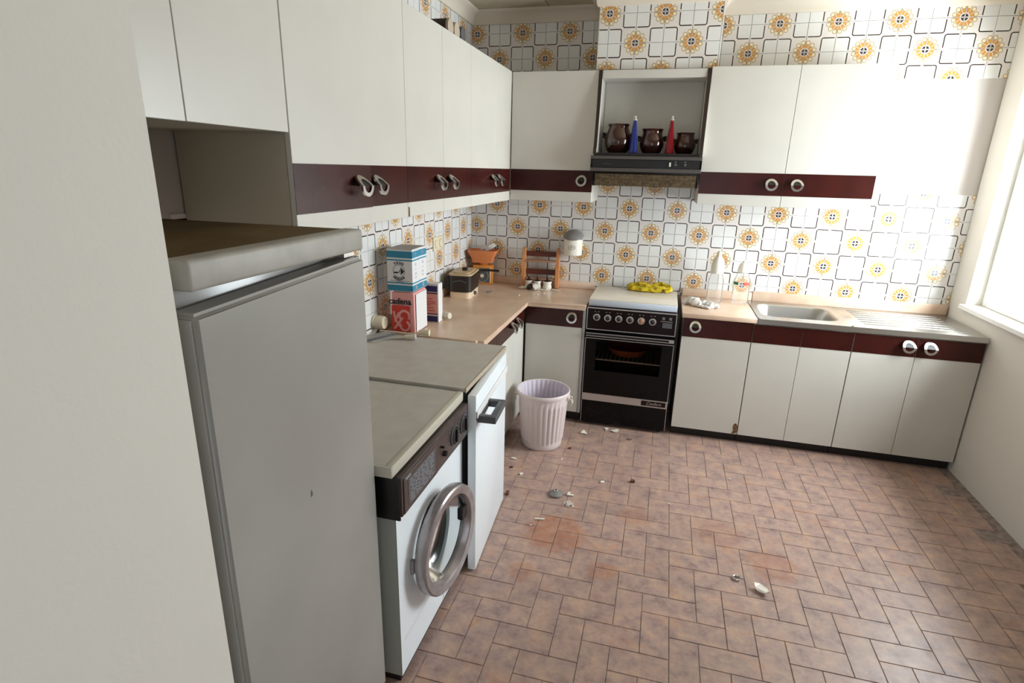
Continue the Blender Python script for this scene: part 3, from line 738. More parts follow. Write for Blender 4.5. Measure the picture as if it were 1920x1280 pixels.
B('name_strip', 0.0, W_, FYC - 0.020, FYC - 0.0005, 0.190, 0.2435, T['silver'], t, 0.001, 1)
B('name_plate', 0.405, W_ - 0.012, FYC - 0.0215, FYC - 0.0203, 0.200, 0.234, T['brownen'], t)
text('lettering', 'Confort', 0.030, T['silver'], t, FY((0.487, FYC - 0.0217, 0.217)), shear=0.25, sx=1.0)
B('bottom_drawer', 0.004, W_ - 0.004, FYC - 0.016, FYC - 0.0005, 0.03, 0.188, T['blacken'], t, 0.002, 1)
bm = bm_new()
for x in (0.04, W_ - 0.04):
    for y in (-0.5, -0.08): cyl(bm, (x, y, 0), (x, y, 0.0198), 0.018)
obj('feet', bm, T['blackp'], t)
bm = bm_new()
box(bm, 0.034, W_ - 0.034, -0.528, -0.518, 0.478, 0.486); box(bm, 0.034, W_ - 0.034, -0.10, -0.09, 0.478, 0.486)
for k in range(17): box(bm, 0.05 + k * 0.03, 0.054 + k * 0.03, -0.517, -0.101, 0.480, 0.484)
obj('oven_rack', bm, T['rack'], t)
# lid
bm = bm_new()
prism(bm, [(-0.052, 0.8535), (-0.528, 0.8535), (-0.528, 0.899), (-0.522, 0.902), (-0.060, 0.902), (-0.052, 0.896)], W_ - 0.006, frame((0.003, 0, 0), (0, 1, 0), (0, 0, 1)))
bmesh.ops.bevel(bm, geom=list(bm.edges), offset=0.004, segments=2, affect='EDGES')
obj('lid', bm, T['lid'], t, smooth=True)
B('lid_front', 0.004, W_ - 0.004, -0.534, -0.5285, 0.856, 0.897, T['bluewhite'], t, 0.0022)  # front edge coloured bluer than the lid top
# terracotta dish inside the oven
t = thing('terracotta_dish', 'shallow terracotta dish standing inside the oven', 'dish', (1.285, -0.33, 0.4865))
bm = bm_new(); lathe(bm, [(0, 0), (0.11, 0), (0.15, 0.05), (0.155, 0.055), (0.147, 0.055), (0.108, 0.008), (0, 0.008)], 40); obj('bowl', bm, T['terra'], t, smooth=True)

# ------------------------------------------------------------------ old refrigerator (foreground left)
t = thing('refrigerator', 'tall aged white refrigerator in the left foreground with top coloured brown for shade', 'refrigerator')
FRX, FY0, FY1 = 0.692, -3.46, -2.880
B('body', 0.06, 0.622, FY0, FY1, 0.04, 1.502, T['oldwhite'], t, 0.004)
B('top_board', 0.06, FRX - 0.055, FY0 + 0.004, FY1 - 0.004, 1.5025, 1.556, T['shadetop'], t, 0.004)  # shade on the fridge top is put into this brown
bm = bm_new(); box(bm, FRX - 0.0545, FRX, FY0 + 0.002, FY1 - 0.002, 1.503, 1.558, 0.008, 3)
obj('top_rim', bm, T['oldrim'], t, smooth=True)
bm = bm_new(); box(bm, 0.628, FRX, FY0 + 0.001, FY1 - 0.001, 0.05, 1.488, 0.0)
for v in bm.verts:
    if v.co.z > 1.4 and v.co.y < -3.2: v.co.z -= 0.024
es = list(bm.edges); bmesh.ops.bevel(bm, geom=es, offset=0.010, segments=3, affect='EDGES')
dr = obj('door', bm, T['oldwhite'], t, smooth=True)
B('gasket', 0.6225, 0.6275, FY0 + 0.02, FY1 - 0.02, 0.07, 1.44, T['rubber'], t)
B('hinge', 0.63, 0.668, FY1 - 0.06, FY1 - 0.012, 1.4885, 1.5025, T['silver'], t)
bm = bm_new(); prism(bm, [(-0.003, -0.006), (0.004, -0.005), (0.005, 0.003), (0.0, 0.012), (-0.002, 0.004)], 0.0004, frame((FRX + 0.0001, -3.19, 0.957), (0, 1, 0), (0, 0, 1))); obj('dirt_mark', bm, T['dgrey'], t)
bm = bm_new()
for y in (FY0 + 0.06, FY1 - 0.06):
    for x in (0.12, 0.58): cyl(bm, (x, y, 0), (x, y, 0.0398), 0.02)
obj('feet', bm, T['blackp'], t)

# ------------------------------------------------------------------ washing machine
t = thing('washing_machine', 'white front-loading washing machine with brown control panel and ajar round door', 'washing machine')
WX, WA, WB = 0.728, -2.838, -2.235
bm = bm_new()
# front panel with a round opening
pc_y, pc_z, pr = -2.548, 0.39, 0.168
N_ = 40
front, fr_in = [], []
for k in range(N_):
    a = 2 * PI * k / N_
    front.append((pc_y + pr * math.cos(a), pc_z + pr * math.sin(a)))
def sqpt(a, y0, y1, z0, z1):
    dx, dz = math.cos(a), math.sin(a)
    s = min(((y1 - pc_y) if dx > 0 else (pc_y - y0)) / max(abs(dx), 1e-6), ((z1 - pc_z) if dz > 0 else (pc_z - z0)) / max(abs(dz), 1e-6))
    return (pc_y + dx * s, pc_z + dz * s)
angs = sorted([2 * PI * k / N_ for k in range(N_)] + [math.atan2(z - pc_z, y - pc_y) % (2 * PI) for y in (WA, WB) for z in (0.035, 0.672)])
O1 = []; I1 = []; I2 = []
for a in angs:
    y, z = sqpt(a, WA, WB, 0.035, 0.672); O1.append(bm.verts.new((WX, y, z)))
    I1.append(bm.verts.new((WX, pc_y + pr * math.cos(a), pc_z + pr * math.sin(a))))
    I2.append(bm.verts.new((WX - 0.05, pc_y + pr * 0.93 * math.cos(a), pc_z + pr * 0.93 * math.sin(a))))
n = len(angs)
for i in range(n):
    j = (i + 1) % n
    bm.faces.new((O1[i], O1[j], I1[j], I1[i])); bm.faces.new((I1[i], I1[j], I2[j], I2[i]))
obj('front_panel', bm, T['white'], t, smooth=False)
bm = bm_new()
for b_ in ((0.09, WX - 0.002, WA, WA + 0.012, 0.035, 0.82), (0.09, WX - 0.002, WB - 0.012, WB, 0.035, 0.82), (0.09, 0.10, WA + 0.012, WB - 0.012, 0.035, 0.82), (0.10, WX - 0.002, WA + 0.012, WB - 0.012, 0.035, 0.045), (0.66, WX - 0.002, WA + 0.012, WB - 0.012, 0.673, 0.815)): box(bm, *b_)
obj('body', bm, T['sidegrey'], t)
bm = bm_new(); lathe(bm, [(0.0, 0.0), (pr * 0.92, 0.0), (pr * 0.90, 0.30)], 36, M=frame((0.37, pc_y, pc_z), (0, 1, 0), (0, 0, 1))); obj('drum', bm, T['drum'], t, smooth=True)
bm = bm_new(); M = frame((WX - 0.048, pc_y, pc_z), (0, 1, 0), (0, 0, 1))
lathe(bm, [(pr * 0.925, 0.0), (pr * 0.80, 0.01), (pr * 0.76, 0.03), (pr * 0.82, 0.046)], 40, M=M); obj('door_seal', bm, T['rubber'], t, smooth=True)
# lower service flap and lines
B('groove', WX + 0.0002, WX + 0.001, -2.81, -2.50, 0.165, 0.169, T['boxwhite'], t)
for y in (-2.46, -2.315): B('flap_seam', WX + 0.0002, WX + 0.0007, y, y + 0.002, 0.04, 0.15, T['dgrey'], t)
B('plinth', 0.10, WX - 0.012, WA + 0.01, WB - 0.01, 0.0, 0.0345, T['kick'], t)
# control panel
CPX = WX + 0.026
bm = bm_new(); box(bm, WX - 0.02, CPX, WA - 0.004, WB + 0.002, 0.674, 0.812, 0.005)
obj('control_panel', bm, T['brownpl'], t, smooth=True)
B('end_cap', WX - 0.075, CPX - 0.004, WA - 0.012, WA - 0.0045, 0.664, 0.815, T['blackp'], t, 0.004)
yd = -2.565
bm = bm_new(); box(bm, CPX + 0.0002, CPX + 0.004, WA + 0.005, yd, 0.680, 0.806, 0.002, 1); dwr = obj('detergent_drawer', bm, T['brownpl'], t)
B('programme_table', CPX + 0.0042, CPX + 0.0048, WA + 0.035, yd - 0.025, 0.697, 0.790, T['dgrey'], dwr)
bm = bm_new()
for k in range(9):
    y = WA + 0.045 + random.uniform(0, 0.01)
    while y < yd - 0.05:
        l = random.uniform(0.01, 0.035); box(bm, CPX + 0.0049, CPX + 0.0052, y, min(y + l, yd - 0.03), 0.702 + k * 0.0095, 0.705 + k * 0.0095); y += l + random.uniform(0.006, 0.014)
obj('print', bm, T['greyink'], dwr)
B('badge', CPX + 0.0002, CPX + 0.0042, WA + 0.02, WA + 0.055, 0.793, 0.800, T['greyink'], dwr)
for y in (-2.395, -2.29):
    bm = bm_new(); M = frame((CPX, y, 0.745), (0, 1, 0), (0, 0, 1))
    lathe(bm, [(0.040, 0.0003), (0.039, 0.006), (0.035, 0.007)], 32, M=M); di = obj('dial', bm, T['dgrey'], t, smooth=True)
    bm = bm_new(); lathe(bm, [(0.034, 0.0005), (0.031, 0.008), (0.026, 0.010), (0, 0.010)], 32, M=M); box(bm, -0.004, 0.004, -0.026, 0.026, 0.009, 0.017, 0.001, 1, M=M); obj('grip', bm, T['blackp'], di, smooth=True)
    bm = bm_new()
    for k in range(8):
        a = 2 * PI * k / 8 + 0.2; box(bm, -0.003, 0.003, -0.0015, 0.0015, 0, 0.0004, M=M @ Matrix.Translation((0.05 * math.cos(a), 0.05 * math.sin(a), 0.0003)))
    obj('print', bm, T['greyink'], di)
for y, z, r in ((-2.50, 0.722, 0.011), (-2.525, 0.760, 0.005)):
    bm = bm_new(); cyl(bm, (CPX + 0.0003, y, z), (CPX + 0.014, y, z), r, r * 0.9, 16); obj('button', bm, T['blackp'], t, smooth=True)
# worktop lid
B('top_slab', 0.08, 0.712, WA - 0.022, WB - 0.004, 0.822, 0.858, T['topgrey'], t, 0.002, 1)
B('front_edge', 0.7122, 0.736, WA - 0.022, WB - 0.004, 0.821, 0.859, T['beigeedge'], t, 0.003)
B('side_edge', 0.08, 0.736, WA - 0.029, WA - 0.0222, 0.821, 0.859, T['beigeedge'], t, 0.002, 1)
# porthole door, ajar, hinged on its near side
hy = -2.752
AJ = math.radians(6.5)
dh = bpy.data.objects.new('door', None); COL.objects.link(dh); dh.parent = t
dh.location = (WX + 0.014, hy - 0.004, 0.412); dh.rotation_euler = (0, 0, -AJ); dh.empty_display_size = 0.05
RR = 0.203
M = frame((0, RR - 0.005, 0), (0, 1, 0), (0, 0, 1))
bm = bm_new(); lathe(bm, [(RR * 0.93, 0.0), (RR * 0.985, 0.008), (RR, 0.022), (RR * 0.985, 0.042), (RR * 0.955, 0.047), (RR * 0.82, 0.043), (RR * 0.795, 0.036), (RR * 0.76, 0.006), (RR * 0.78, 0.0), (RR * 0.93, 0.0)], 64, M=M)
obj('ring', bm, T['doorring'], dh, smooth=True)
bm = bm_new(); lathe(bm, [(RR * 0.768, 0.018), (RR * 0.74, 0.008), (RR * 0.66, -0.035), (RR * 0.50, -0.058), (RR * 0.2, -0.066), (0, -0.067)], 48, M=M)
obj('glass_bowl', bm, T['glass'], dh, smooth=True)
bm = bm_new(); box(bm, -0.02, 0.02, -0.028, 0.028, 0.008, 0.034, 0.008, M=M @ Matrix.Translation((RR * 0.635, 0.03, 0)))
obj('latch', bm, T['blackp'], dh, smooth=True)
bm = bm_new(); box(bm, WX + 0.0005, WX + 0.013, hy, hy + 0.02, 0.385, 0.44, 0.003); obj('hinge', bm, T['doorring'], t, smooth=True)

# ------------------------------------------------------------------ small under-counter fridge between washing machine and base cabinet
t = thing('small_fridge', 'white under-counter fridge with black bar pull, between washing machine and base cabinet', 'refrigerator')
AA, AB = -2.225, -1.63
B('body', 0.07, 0.700, AA, AB, 0.03, 0.852, T['white'], t, 0.003, 1)
B('gasket', 0.7005, 0.710, AA + 0.03, AB - 0.03, 0.06, 0.82, T['rubber'], t)
B('top_slab', 0.065, 0.738, AA - 0.002, AB + 0.002, 0.8525, 0.869, T['topgrey'], t, 0.0015, 1)
B('top_edge', 0.7385, 0.744, AA - 0.002, AB + 0.002, 0.848, 0.870, T['edge'], t, 0.001, 1)
bm = bm_new()
for y in (AA + 0.05, AB - 0.05):
    for x in (0.12, 0.66): cyl(bm, (x, y, 0), (x, y, 0.0298), 0.02)
obj('feet', bm, T['blackp'], t)
dh = bpy.data.objects.new('door', None); COL.objects.link(dh); dh.parent = t; dh.empty_display_size = 0.05
dh.location = (0.7175, -1.70, 0); dh.rotation_euler = (0, 0, math.radians(3.6))
DW = 0.531
bm = bm_new(); box(bm, 0.0, 0.036, -DW, 0.055, 0.008, 0.842, 0.004); obj('door_slab', bm, T['white'], dh, smooth=True)
bm = bm_new(); box(bm, 0.0365, 0.043, -DW + 0.002, 0.053, 0.742, 0.772, 0.002, 1); obj('groove_strip', bm, T['boxwhite'], dh)
bm = bm_new(); box(bm, 0.0365, 0.0385, -DW + 0.002, 0.053, 0.736, 0.7415); obj('dark_strip', bm, T['dgrey'], dh)  # dark grey strip just below the groove strip
bm = bm_new()
hy0, hy1, hz = -DW + 0.012, -DW + 0.205, 0.742
box(bm, 0.037, 0.115, hy0, hy0 + 0.026, hz - 0.022, hz + 0.010, 0.004); box(bm, 0.037, 0.115, hy1 - 0.026, hy1, hz - 0.022, hz + 0.010, 0.004)
box(bm, 0.088, 0.115, hy0 + 0.02, hy1 - 0.02, hz - 0.022, hz + 0.010, 0.004); box(bm, 0.037, 0.046, hy0 + 0.02, hy1 - 0.02, hz - 0.02, hz + 0.004)
obj('bar_handle', bm, T['dgrey'], dh, smooth=True)

# ------------------------------------------------------------------ ribbed bin
t = thing('waste_bin', 'round ribbed pinkish white plastic bin on the floor by the corner cabinets', 'bin', (0.806, -0.925, 0))
SEG = 120
prof = [(0, 0.004), (0.112, 0.004), (0.122, 0.0), (0.129, 0.010), (0.131, 0.030), (0.1325, 0.045), (0.134, 0.060), (0.1515, 0.290), (0.153, 0.310), (0.156, 0.335), (0.158, 0.352), (0.168, 0.358), (0.170, 0.366), (0.170, 0.378), (0.166, 0.384), (0.160, 0.382), (0.1555, 0.360), (0.150, 0.300), (0.130, 0.055), (0.122, 0.014), (0, 0.014)]
def ribs(k, s):
    if 6 <= k <= 8:
        return 0.0044 * (1 if (s % 4) in (0, 1) else -1) * (0.5 if k in (8,) else 1)
    if k in (16, 17, 18): return 0.003 * (1 if (s % 4) in (0, 1) else -1)
    return 0
bm = bm_new(); lathe(bm, prof, SEG, ribs=ribs); bm.faces.index_update()
for f in bm.faces:
    c = f.calc_center_median()
    f.material_index = 1 if 15 <= f.index // SEG <= 19 else 0
obj('tub', bm, [T['bin'], T['binin']], t, smooth=True)
for sg in (-1, 1):
    bm = bm_new(); box(bm, sg * 0.157 - 0.012, sg * 0.157 + 0.012, -0.026, 0.026, 0.325, 0.352, 0.004); obj('ear', bm, T['bin'], t, smooth=True)
    bm = bm_new()
    tube(bm, [(sg * 0.168, -0.018, 0.345), (sg * 0.185, -0.022, 0.335), (sg * 0.190, -0.018, 0.305), (sg * 0.182, 0.0, 0.285), (sg * 0.188, 0.018, 0.305), (sg * 0.183, 0.022, 0.335), (sg * 0.168, 0.018, 0.345)], 0.0035, 6)
    obj('wire_handle', bm, T['creamy'], t, smooth=True)

# ------------------------------------------------------------------ things on the left worktop
def quad_box(bm, p, z0, z1):
    lo = [bm.verts.new((x, y, z0)) for x, y in p]; hi = [bm.verts.new((x, y, z1)) for x, y in p]
    bm.faces.new(lo[::-1]); bm.faces.new(hi)
    for i in range(4): bm.faces.new((lo[i], lo[(i + 1) % 4], hi[(i + 1) % 4], hi[i]))
# lower red plaster packet
t = thing('plaster_packet', 'red and pink paper plaster packet standing under the blue box', 'packet', (0.145, -1.462, CT + 0.0005), math.radians(2))
bm = bm_new(); box(bm, -0.066, 0.066, -0.088, 0.088, 0, 0.222, 0.010, 2)
for v in bm.verts: v.co += 0.004 * Vector((noise.noise(v.co * 25), noise.noise(v.co * 25 + Vector((5, 1, 0))), 0))
obj('paper_bag', bm, T['boxpink'], t, smooth=True)
B('red_panel', -0.062, 0.040, -0.0936, -0.0928, 0.004, 0.150, T['boxred'], t)
B('white_side', 0.0705, 0.0712, -0.075, 0.075, 0.006, 0.212, T['boxwhite'], t)
text('lettering', 'cadena', 0.046, T['ink'], t, FY((-0.014, -0.0934, 0.172)), offset=0.0012)
for cx, cz, r, a0, a1 in ((0.010, 0.095, 0.028, -0.6, 3.9), (0.012, 0.040, 0.025, -3.6, 1.2)):
    bm = bm_new(); pts = [(cx + r * math.cos(a0 + (a1 - a0) * k / 20), -0.0944, cz + r * math.sin(a0 + (a1 - a0) * k / 20)) for k in range(21)]
    tube(bm, pts, 0.0065, 8, flat=1.0)
    for v in bm.verts: v.co.y = -0.0944 + (v.co.y + 0.0944) * 0.08
    obj('chain_link_print', bm, T['boxpink'], t)
bm = bm_new()
for pts in ([(-0.05, 0.118), (-0.042, 0.07), (-0.01, 0.03)], [(0.0, 0.085), (-0.03, 0.045), (-0.05, 0.02)], [(-0.02, 0.112), (-0.045, 0.06)]):
    tube(bm, [(x, -0.0944, z) for x, z in pts], 0.006, 8)
for v in bm.verts: v.co.y = -0.0944 + (v.co.y + 0.0944) * 0.08
obj('chain_link_print', bm, T['boxpink'], t)
# upper blue and white packets
def blue_packet(label, loc, front, rz):
    t = thing('plaster_packet', label, 'packet', loc, rz)
    bm = bm_new(); box(bm, -0.072, 0.072, -0.045, 0.045, 0, 0.222, 0.002, 1); obj('carton', bm, T['boxwhite'], t)
    B('top_flap', -0.071, 0.071, -0.044, 0.044, 0.2222, 0.2235, T['boxgrey'], t)
    e = 0.0006
    for z0, z1 in ((0.178, 0.212), (0.162, 0.169), (0.042, 0.049), (0.003, 0.034)):
        B('blue_band', -0.0722 - e * 0, 0.0722, -0.0456, 0.0456, z0, z1, T['boxblue'], t)
    if front:
        M = FY((-0.004, -0.0458, 0.108))
        bm = bm_new()
        n = 40
        a_ = [bm.verts.new(M @ Vector((0.0335 * math.cos(2 * PI * k / n), 0.0335 * math.sin(2 * PI * k / n), 0.0002))) for k in range(n)]
        b_ = [bm.verts.new(M @ Vector((0.0315 * math.cos(2 * PI * k / n), 0.0315 * math.sin(2 * PI * k / n), 0.0002))) for k in range(n)]
        for k in range(n): bm.faces.new((a_[k], a_[(k + 1) % n], b_[(k + 1) % n], b_[k]))
        for poly in ([(0.010, -0.021), (0.031, 0.0), (0.010, 0.021)], [(-0.028, -0.012), (-0.006, -0.012), (-0.006, -0.004), (-0.028, -0.004)], [(-0.006, -0.006), (0.0, -0.006), (0.0, 0.004), (0.011, 0.004), (0.011, 0.001), (0.003, 0.001), (0.003, -0.009), (-0.006, -0.009)]):
            bm.faces.new([bm.verts.new(M @ Vector((x, y, 0.0003))) for x, y in poly])
        obj('emblem', bm, T['ink'], t)
        def arc_text(s, r, a0, da, flip):
            for i, ch in enumerate(s):
                a = a0 + da * i
                Mr = M @ Matrix.Translation((r * math.cos(a), r * math.sin(a), 0.0002)) @ Matrix.Rotation(a + (PI / 2 if flip else -PI / 2), 4, 'Z')
                text('lettering', ch, 0.0185, T['ink'], t, Mr, offset=0.0009)
        arc_text('YESO', 0.043, PI / 2 + 0.50, -0.33, False)
        arc_text('HOGAR', 0.043, -PI / 2 - 0.66, 0.33, True)
        for x0, x1, z in ((-0.056, 0.052, 0.0555), (-0.02, 0.022, 0.0512)): B('small_print', x0, x1, -0.0460, -0.0458, z, z + 0.0018, T['ink'], t)
    bm = bm_new()
    for z, w, hh in ((0.190, 0.028, 0.016), (0.135, 0.018, 0.018), (0.112, 0.014, 0.01), (0.088, 0.024, 0.012), (0.068, 0.018, 0.014)):
        for k in range(3): box(bm, 0.0724, 0.0728, -w / 2, w / 2 - random.uniform(0, w * 0.4), z + k * hh / 3, z + k * hh / 3 + hh * 0.16)
    obj('side_print', bm, T['greyink'], t)
    B('side_stamp', 0.0724, 0.0728, -0.011, 0.011, 0.010, 0.030, T['greyink'], t)
    return t
blue_packet('blue and white plaster carton with round arrow emblem, on top of the red packet', (0.135, -1.503, CT + 0.2255), True, math.radians(1))
blue_packet('second blue and white carton behind the emblem one, showing its printed side', (0.133, -1.405, CT + 0.2255), False, math.radians(-2))
t = thing('carton', 'slim navy and peach carton behind the red packet', 'carton', (0.198, -1.262, CT + 0.0005), 0)
bm = bm_new(); box(bm, -0.048, 0.048, -0.030, 0.030, 0, 0.225, 0.002, 1); obj('carton_body', bm, T['boxwhite'], t)
e = 0.0304
B('peach_panel', -0.046, 0.040, -e - 0.0004, -e + 0.0003, 0.052, 0.168, T['peach'], t)
for z0, z1, m in ((0.178, 0.212, 'navy'), (0.003, 0.036, 'navy'), (0.166, 0.173, 'maroon'), (0.045, 0.051, 'maroon')): B('band', -0.047, 0.041, -e - 0.0007, -e + 0.0003, z0, z1, T[m], t)
for z, x1 in ((0.134, 0.012), (0.118, 0.028), (0.108, 0.03), (0.098, 0.0), (0.082, 0.018), (0.066, 0.026)): B('print_line', -0.03, x1, -e - 0.0009, -e - 0.0005, z, z + 0.004, T['redink'], t)
# round wall plug with lead
t = thing('wall_plug', 'round cream plug in the left wall socket beside the red packet', 'plug', (0.001, -1.590, 0.916))
bm = bm_new(); M = frame((0, 0, 0), (0, 1, 0), (0, 0, 1))
lathe(bm, [(0, 0.0), (0.040, 0.0), (0.041, 0.006), (0.037, 0.010), (0.036, 0.052), (0.032, 0.060), (0.025, 0.061), (0.022, 0.056), (0, 0.055)], 32, M=M); obj('plug_body', bm, T['cream'], t, smooth=True)
TA = 0.8702
t = thing('plug_lead', 'cream cable with round plug lying along the worktop end strip', 'cable')
bm = bm_new(); pts = [(0.040, -1.612, 0.8765), (0.075, -1.606, 0.8750), (0.12, -1.60, 0.8745), (0.19, -1.605, 0.8745), (0.225, -1.60, 0.8750), (0.262, -1.605, 0.8775)]
tube(bm, pts, 0.0045, 8); obj('cable', bm, T['cream'], t, smooth=True)
bm = bm_new(); cyl(bm, (0.262, -1.605, 0.888), (0.318, -1.598, 0.888), 0.012, 0.0175, 14); obj('plug_head', bm, T['cream'], t, smooth=True)
t = thing('power_lead', 'grey cable with white-faced plug lying on the small fridge top', 'cable')
bm = bm_new(); tube(bm, [(0.095, -1.80, 0.874), (0.13, -1.745, 0.8755), (0.17, -1.72, 0.8745), (0.205, -1.705, 0.8745), (0.232, -1.70, 0.879)], 0.0036, 8); obj('cable', bm, T['greyp'], t, smooth=True)
bm = bm_new(); cyl(bm, (0.225, -1.70, 0.8865), (0.275, -1.685, 0.8865), 0.009, 0.0155, 14); obj('plug_head', bm, T['creamy'], t, smooth=True)
bm = bm_new(); cyl(bm, (0.276, -1.6847, 0.8865), (0.281, -1.683, 0.8865), 0.0145, 0.014, 14); obj('plug_face', bm, T['white'], t, smooth=True)
t = thing('metal_strip', 'flat grey metal strip lying beside the wall on the small fridge top', 'strip', (0.07, -1.70, TA), math.radians(-28))
bm = bm_new(); box(bm, -0.032, 0.032, -0.10, 0.10, 0, 0.008, 0.002, 1); obj('flat_bar', bm, T['greyp'], t)
B('dark_edge', 0.0322, 0.036, -0.10, 0.10, 0, 0.009, T['dgrey'], t)
# crumpled cream paper
def blob(bm, c, s, seed, amp=0.35, sub=3, fr=2.2):
    r = bmesh.ops.create_icosphere(bm, subdivisions=sub, radius=1.0)
    for v in r['verts']:
        q = v.co.copy(); k = 1 + amp * noise.noise(q * fr + Vector((seed, seed * 1.7, 0))) + amp * 0.5 * noise.noise(q * fr * 2.6 + Vector((seed * 3, 0, 1)))
        v.co = Vector((q.x * s[0] * k, q.y * s[1] * k, q.z * s[2] * k))
    zmin = min(v.co.z for v in r['verts'])
    fl = zmin * 0.75
    for v in r['verts']:
        if v.co.z < fl: v.co.z = fl
        v.co += Vector((c[0], c[1], c[2] - fl))
t = tag(obj('socket_adapter', None or (lambda b: (lathe(b, [(0, 0), (0.017, 0), (0.02, 0.004), (0.0165, 0.009), (0.02, 0.014), (0.0165, 0.020), (0.021, 0.026), (0.017, 0.032), (0.021, 0.040), (0.014, 0.052), (0, 0.052)], 20, M=frame((0, 0, 0.0212), (0, 0.25, 0.97), (0.3, 0.95, -0.25)) @ Matrix.Translation((0, 0, -0.026))), b)[1])(bm_new()), T['creamy'], smooth=True), 'ridged cream plastic cap lying on the worktop by the navy carton', 'cap')
t.location = (0.262, -1.215, CT + 0.004)
# deep fryer
t = thing('deep_fryer', 'black electric deep fryer with beige base and lid on the left worktop', 'fryer', (0.128, -0.525, CT + 0.0005), math.radians(6))
def rr_prism(bm, hx, hy, r, z0, z1, n=5, taper=0.0):
    P = rrect(-hx, hx, -hy, hy, r, n); lo = [bm.verts.new((x, y, z0)) for x, y in P]; hi = [bm.verts.new((x * (1 + taper), y * (1 + taper), z1)) for x, y in P]
    k = len(P); bm.faces.new(lo[::-1]); bm.faces.new(hi)
    for i in range(k): bm.faces.new((lo[i], lo[(i + 1) % k], hi[(i + 1) % k], hi[i]))
bm = bm_new(); rr_prism(bm, 0.074, 0.138, 0.032, 0.0, 0.044); obj('base', bm, T['fryerbase'], t, smooth=True)
bm = bm_new(); rr_prism(bm, 0.078, 0.142, 0.036, 0.0445, 0.156, taper=0.01); obj('vessel', bm, T['fryer'], t, smooth=True)
bm = bm_new(); rr_prism(bm, 0.080, 0.144, 0.038, 0.1565, 0.168); rr_prism(bm, 0.060, 0.110, 0.030, 0.168, 0.175); obj('lid', bm, T['fryerlid'], t, smooth=True)
bm = bm_new(); box(bm, -0.010, 0.022, -0.028, 0.012, 0.1755, 0.196, 0.003); obj('lid_knob', bm, T['fryer'], t, smooth=True)
bm = bm_new(); tube(bm, [(0.076, 0.10, 0.150), (0.10, 0.115, 0.158), (0.16, 0.12, 0.160), (0.225, 0.122, 0.158)], [0.013, 0.011, 0.010, 0.011], 10, flat=0.8); obj('basket_handle', bm, T['fryer'], t, smooth=True)
bm = bm_new(); tube(bm, [(-0.045 + 0.09 * k / 10, -0.1435, 0.112 + 0.012 * math.sin(PI * k / 10)) for k in range(11)], 0.0032, 6); obj('grip_arc', bm, T['dgrey'], t, smooth=True)
bm = bm_new(); cyl(bm, (0.0742, -0.02, 0.022), (0.090, -0.02, 0.022), 0.014, 0.012, 16); obj('thermostat_knob', bm, T['dgrey'], t, smooth=True)
B('rear_box', -0.106, -0.081, -0.10, 0.04, 0.05, 0.15, T['fryer'], t, 0.006)
# kitchen scale
t = thing('kitchen_scale', 'orange kitchen scale with a bowl on top, in the worktop corner', 'scale', (0.128, -0.098, CT + 0.0005), math.radians(8))
bm = bm_new()
for b_ in ((-0.075, 0.078, -0.028, 0.048, 0.0, 0.148),): box(bm, *b_, 0.006)
obj('case', bm, T['scalewood'], t, smooth=True)
B('dial_panel', -0.062, 0.058, -0.0292, -0.0282, 0.014, 0.125, T['dgrey'], t)
B('dial_frame', 0.0583, 0.0625, -0.0305, -0.0282, 0.012, 0.127, T['milky'], t)
bm = bm_new(); M = frame((-0.002, -0.0294, 0.066), (1, 0, 0), (0, 0, 1)); lathe(bm, [(0.049, 0.0), (0.049, 0.003), (0.045, 0.0032), (0.044, 0.001)], 36, M=M); obj('dial', bm, T['greyp'], t, smooth=True)
bm = bm_new(); cyl(bm, (-0.002, -0.0294, 0.066), (-0.002, -0.034, 0.066), 0.014); obj('dial_hub', bm, T['cream'], t, smooth=True)
bm = bm_new(); cyl(bm, (0, 0.01, 0.1483), (0, 0.01, 0.168), 0.03, 0.045, 20); obj('platform', bm, T['orange'], t, smooth=True)
bm = bm_new()
P0, P1, P2, P3 = rrect(-0.078, 0.078, -0.048, 0.058, 0.015, 3), rrect(-0.086, 0.086, -0.054, 0.064, 0.015, 3), rrect(-0.112, 0.112, -0.072, 0.080, 0.02, 3), rrect(-0.108, 0.108, -0.068, 0.076, 0.02, 3)
Lv = [[bm.verts.new((x, y, z)) for x, y in P] for P, z in ((P0, 0.1685), (P1, 0.205), (P2, 0.250), (P2, 0.262), (P3, 0.262), (P3, 0.250), (P1, 0.212))]
for A_, B_ in zip(Lv, Lv[1:]):
    k = len(A_)
    for i in range(k): bm.faces.new((A_[i], A_[(i + 1) % k], B_[(i + 1) % k], B_[i]))
bm.faces.new(Lv[0][::-1]); bm.faces.new(Lv[-1])
obj('bowl', bm, T['orange'], t, smooth=True)
bm = bm_new(); blob(bm, (0, 0, 0), (0.062, 0.026, 0.020), 3.1, 0.4); o = tag(obj('paper_scrap', bm, T['bag']), 'crumpled white paper lying in the scale bowl', 'paper')
o.location = (0.178, -0.10, CT + 0.2635); o.rotation_euler = (0, math.radians(-24), 0)
bm = bm_new(); tube(bm, [(-0.03, 0, 0.006), (0, 0.0, 0.007), (0.012, 0.004, 0.012), (0.018, 0.004, 0.026)], [0.004, 0.007, 0.006, 0.003], 8, flat=0.8); tag(obj('metal_clip', bm, T['greyp'], loc=(0.282, -0.40, CT + 0.0005), smooth=True), 'small bent grey metal clip on the worktop right of the fryer', 'clip')
